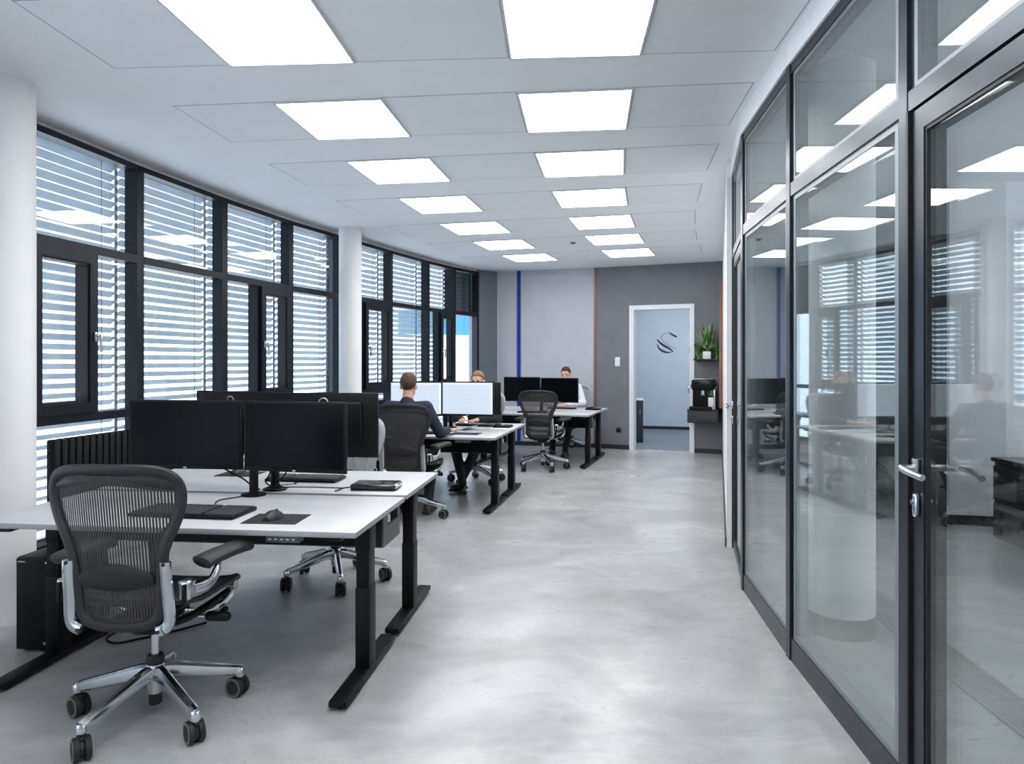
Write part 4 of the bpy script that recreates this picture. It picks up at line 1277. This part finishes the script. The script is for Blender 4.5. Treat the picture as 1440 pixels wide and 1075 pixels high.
# second and third desks
x, y = at_h(655, 605, H2)
p = empty('mouse_pad', (-.55, 7.27, H2), -R(14), 'black mouse pad at the hand of the man in the navy suit', 'mouse pad')
b = MB(); b.box((.08, 0, .0015), (.3, .2, .003), bev=.001); b.build('mat', M['mousepad'], p)
keyboard('black keyboard on the desk of the man in the navy suit', -.93, 7.28, H2, 11.5, False)
keyboard('black keyboard under the hands of the half-hidden man', -.42, 8.12, H2, 200, False)
ph = empty('phone', (-.10, 7.98, H2), -R(14), 'dark flat desk phone at the right end of the half-hidden desk', 'phone')
b = MB(); b.box((0, 0, .012), (.2, .16, .022), bev=.006); b.build('case', M['plastic'], ph)
b = MB(); b.box((-.06, 0, .032), (.045, .15, .022), bev=.009); b.build('handset', M['plastic2'], ph)
b = MB(); b.box((.045, .04, .0245), (.08, .05, .003)); b.build('display', M['screen'], ph)
pa = empty('paper_sheets', (-.55, 7.75, H2), -R(30), 'loose white sheets behind the right lit screen', 'paper')
b = MB(); b.grid(lambda u, v: Vector(((u - .5) * .3, (v - .5) * .21, .003 + .05 * max(0, u - .6) ** 1.5 * 3)), 10, 2); o = b.build('sheet', M['switch'], pa); o.modifiers.new('thick', 'SOLIDIFY').thickness = .0015
keyboard('black keyboard on the farthest desk behind the empty chair', .30, 10.22, H3, 17, False)
x, y = at_h(822, 575, H3)
ph2 = dup(ph, (1.24, 10.85, H3), -R(40), 'dark desk phone at the right end of the farthest desk')
keyboard('black keyboard under the hands of the man in the white shirt', .78, 11.08, H3, 198, False)

# ---------------------------------------------------------------- people
def remesh(b, voxel, smooth_it, name):
    me = bpy.data.meshes.new(name + '_raw'); b.bm.to_mesh(me); b.bm.free()
    o = bpy.data.objects.new(name + '_raw', me); COL.objects.link(o)
    rm = o.modifiers.new('r', 'REMESH'); rm.mode = 'VOXEL'; rm.voxel_size = voxel
    if smooth_it:
        s = o.modifiers.new('s', 'SMOOTH'); s.iterations = smooth_it; s.factor = .5
    dg = bpy.context.evaluated_depsgraph_get(); dg.update()
    out = bpy.data.meshes.new_from_object(o.evaluated_get(dg))
    out.name = name
    bpy.data.objects.remove(o); bpy.data.meshes.remove(me)
    out.shade_smooth()
    return out
def person(label, loc, head, P, hair, top, trousers, jacket):
    r = empty('person', (loc[0], loc[1], 0), -R(head), label, 'person')
    V = Vector
    hd = V(P['head']); fwd = V(P.get('look', (0, 1, -.15))).normalized()
    right = fwd.cross(V((0, 0, 1))).normalized(); up = right.cross(fwd)
    rot = Matrix((right, fwd, up)).transposed()
    def H(x, y, z): return hd + rot @ V((x, y, z))
    neck = V(P['neck']); chest = V(P['chest']); pel = V((0, -.02, .57))
    sh_ = [neck + V((s * .185, 0, -.055)) for s in (-1, 1)]
    el = [V(P['elbow_l']), V(P['elbow_r'])]; wr = [V(P['wrist_l']), V(P['wrist_r'])]
    kn = [V(P['knee_l']), V(P['knee_r'])]; an = [V(P['ankle_l']), V(P['ankle_r'])]
    hip = [V((s * .095, .03, .565)) for s in (-1, 1)]
    # one continuous body
    b = MB()
    b.ell(H(0, -.008, .035), (.070, .092, .092), rot); b.ell(H(0, .022, -.045), (.056, .066, .07), rot)
    b.capsule(H(0, .096, -.012), H(0, .083, .02), .0145, .009, 8); b.ell(H(0, .07, -.098), (.026, .022, .02), rot)
    b.ell(H(0, .078, -.052), (.026, .014, .012), rot)
    for s in (-1, 1):
        b.ell(H(s * .076, -.01, -.005), (.012, .022, .032), rot); b.ell(H(s * .03, .072, .018), (.014, .012, .009), rot); b.ell(H(s * .03, .08, .038), (.022, .01, .006), rot)
    b.capsule(neck + V((0, 0, -.04)), H(0, -.02, -.04), .058, .052)
    b.capsule(pel, chest, .12, .13); b.capsule(chest, neck + V((0, 0, -.07)), .13, .09)
    for i in (0, 1):
        b.capsule(neck + V((0, 0, -.06)), sh_[i], .06, .055); b.capsule(sh_[i], el[i], .048, .038); b.capsule(el[i], wr[i], .038, .026)
        b.capsule(hip[i], kn[i], .08, .055); b.capsule(kn[i], an[i], .052, .036)
        d = (wr[i] - el[i]).normalized()
        hdir = V(P['hand_l'] if i == 0 else P['hand_r']).normalized()
        side = hdir.cross(V((0, 0, 1))).normalized(); nrm = side.cross(hdir)
        s = 1 if i == 1 else -1
        pc = wr[i] + hdir * .055
        m3 = Matrix((side, hdir, nrm)).transposed()
        b.capsule(wr[i] - d * .02, wr[i] + hdir * .03, .026, .026)
        b.ell(pc, (.042, .054, .018), m3)
        for k, (off, ln, sp) in enumerate(((-.030, .058, -.16), (-.010, .07, -.04), (.010, .075, .04), (.030, .068, .14))):
            q0 = pc + side * (off * s * -1) + hdir * .04
            fd = (hdir + side * (sp * s * -1) * .6).normalized()
            q1 = q0 + fd * ln * .5 + nrm * .010
            q2 = q1 + fd * ln * .38 - nrm * .022
            b.capsule(q0, q1, .0098, .0092, 8); b.capsule(q1, q2, .0092, .0078, 8)
        t0 = pc - side * (s * .034) - hdir * .02; t1 = t0 - side * (s * .028) + hdir * .032 - nrm * .004; t2 = t1 - side * (s * .004) + hdir * .03 - nrm * .008
        b.capsule(t0, t1, .0125, .0115, 8); b.capsule(t1, t2, .0112, .009, 8)
    me = remesh(b, .0075, 2, 'body')
    for m_ in (M['skin'], M['eye'], M['lip']): me.materials.append(m_)
    eyes = [H(s * .03, .082, .018) for s in (-1, 1)]; lip = H(0, .092, -.054)
    for f in me.polygons:
        c = f.center
        if min((c - e).length for e in eyes) < .0095: f.material_index = 1
        else:
            q = rot.inverted() @ (c - lip)
            if abs(q.x) < .024 and abs(q.z) < .008 and q.y > -.03: f.material_index = 2
    bo = bpy.data.objects.new('body', me); COL.objects.link(bo); bo.parent = r
    # short hair: a cap cut back from the face
    b = MB(); b.ell(H(0, -.014, .042), (.078, .098, .094), rot, 28, 20)
    inv = rot.inverted()
    kill = []
    for f in b.bm.faces:
        q = inv @ (f.calc_center_median() - hd)
        line = .085 - .0 if q.y > .045 else (.085 + (.045 - q.y) * -1.15)
        if q.z < max(line, -.045): kill.append(f)
    bmesh.ops.delete(b.bm, geom=kill, context='FACES')
    for v in b.bm.verts:
        q = inv @ (v.co - hd); v.co += (v.co - hd).normalized() * (.004 * math.sin(q.x * 160 + q.y * 90) + .002)
    ho = b.build('hair', M[hair], r, 60); sd_ = ho.modifiers.new('thick', 'SOLIDIFY'); sd_.thickness = .012; sd_.offset = -1
    # garments
    b = MB()
    b.capsule(pel + V((0, 0, .02)), chest, .145, .155); b.ell(chest + V((0, 0, .02)), (.195, .135, .16))
    b.capsule(chest, neck + V((0, 0, -.085)), .155, .11); b.capsule(neck + V((0, -.02, -.07)), neck + V((0, -.012, -.012)), .085, .068)
    b.capsule(neck + V((0, -.005, -.05)), neck + V((0, .0, -.005)), .072, .064)
    for i in (0, 1):
        b.capsule(neck + V((0, 0, -.075)), sh_[i], .075, .07); b.capsule(sh_[i], el[i], .068, .056); b.capsule(el[i], wr[i] - (wr[i] - el[i]).normalized() * (.03 if jacket else .02), .056, .042)
    me = remesh(b, .012, 4, 'jacket' if jacket else 'shirt'); me.materials.append(M[top])
    o = bpy.data.objects.new('jacket' if jacket else 'shirt', me); COL.objects.link(o); o.parent = r
    if jacket:
        b = MB(); c = neck + V((0, .03, -.02)); n = 24
        b.tube([c + V((.05 * math.cos(a), .058 * math.sin(a) * 1.05, .004 - .012 * math.sin(a))) for a in (2 * math.pi * k / n for k in range(n))], .009, 8, loop=True, flat=1.6, ref=(0, 0, 1)); b.build('shirt_collar', M['shirt'], r)
    else:
        b = MB(); c = neck + V((0, 0, .0)); n = 24
        b.tube([c + V((.066 * math.cos(a), .066 * math.sin(a), .006)) for a in (2 * math.pi * k / n for k in range(n))], .012, 8, loop=True, flat=1.5, ref=(0, 0, 1)); b.build('shirt_collar', M[top], r)
        b = MB(); w0 = wr[1]; dd = (wr[1] - el[1]).normalized(); b.tube([w0 - dd * .012, w0 + dd * .012], .034, 16); b.build('watch', M['strap'], r)
    b = MB(); b.capsule(pel + V((-.06, 0, -.02)), pel + V((.06, 0, -.02)), .125, .125)
    for i in (0, 1):
        b.capsule(hip[i], kn[i], .098, .074); b.capsule(kn[i], an[i] + V((0, 0, .02)), .07, .05)
    me = remesh(b, .012, 4, 'trousers'); me.materials.append(M[trousers])
    o = bpy.data.objects.new('trousers', me); COL.objects.link(o); o.parent = r
    for i in (0, 1):
        fd = V(P.get('foot_l', (0, 1, 0)) if i == 0 else P.get('foot_r', (0, 1, 0))).normalized()
        a = V((an[i].x, an[i].y, an[i].z - .085))
        b = MB(); a0 = a + V((0, 0, .04))
        b.capsule(a0 - fd * .03, a0 + fd * .14, .042, .034); b.capsule(a0 + V((0, 0, .06)), a0 + V((0, 0, .01)), .04, .045)
        m3 = Matrix((fd.cross(V((0, 0, 1))), fd, V((0, 0, 1)))).transposed()
        b.box(tuple(a + fd * .055 + V((0, 0, .012))), (.085, .27, .022), m=m3, bev=.008)
        me = remesh(b, .008, 3, 'shoe'); me.materials.append(M['shoe'])
        o = bpy.data.objects.new('shoe', me); COL.objects.link(o); o.parent = r
    return r
S1 = dict(head=(0, .10, 1.245), neck=(0, .055, 1.10), chest=(0, .035, .90), elbow_l=(-.27, .12, .80), elbow_r=(.30, .13, .80),
          wrist_l=(-.17, .40, .80), wrist_r=(.315, .37, .80), hand_l=(.2, 1, -.1), hand_r=(.05, 1, -.1),
          knee_l=(-.15, .45, .54), knee_r=(.13, .43, .54), ankle_l=(-.17, .40, .095), ankle_r=(.16, .20, .095), look=(.0, 1, -.05))
person('man in a navy suit seen from behind, typing before the lit screens', (-1.01, 6.74), 11, S1, 'hair_brown', 'navy', 'black_cloth', True)
S2 = dict(head=(0, .06, 1.235), neck=(0, .03, 1.085), chest=(0, .02, .89), elbow_l=(-.27, .10, .80), elbow_r=(.27, .12, .80),
          wrist_l=(-.10, .36, .80), wrist_r=(.08, .37, .80), hand_l=(.25, 1, -.08), hand_r=(-.25, 1, -.08),
          knee_l=(-.15, .46, .54), knee_r=(.16, .44, .54), ankle_l=(.03, .55, .095), ankle_r=(-.03, .68, .095), foot_l=(.4, 1, 0), foot_r=(-.4, 1, 0), look=(0, 1, -.1))
person('man with sandy hair, only forehead and hands showing round the lit screens', (-.40, 8.70), 196, S2, 'hair_sandy', 'black_cloth', 'black_cloth', True)
S3 = dict(head=(.02, .10, 1.265), neck=(.01, .06, 1.115), chest=(0, .035, .90), elbow_l=(-.28, .12, .82), elbow_r=(.27, .12, .82),
          wrist_l=(-.08, .38, .80), wrist_r=(.09, .38, .80), hand_l=(.3, 1, -.08), hand_r=(-.3, 1, -.08),
          knee_l=(-.14, .46, .54), knee_r=(.14, .44, .54), ankle_l=(-.12, .62, .095), ankle_r=(.12, .5, .095), look=(0, 1, -.2))
person('man in a white shirt at the farthest desk by the light grey wall', (.93, 11.68), 200, S3, 'hair_dark', 'shirt', 'black_cloth', False)
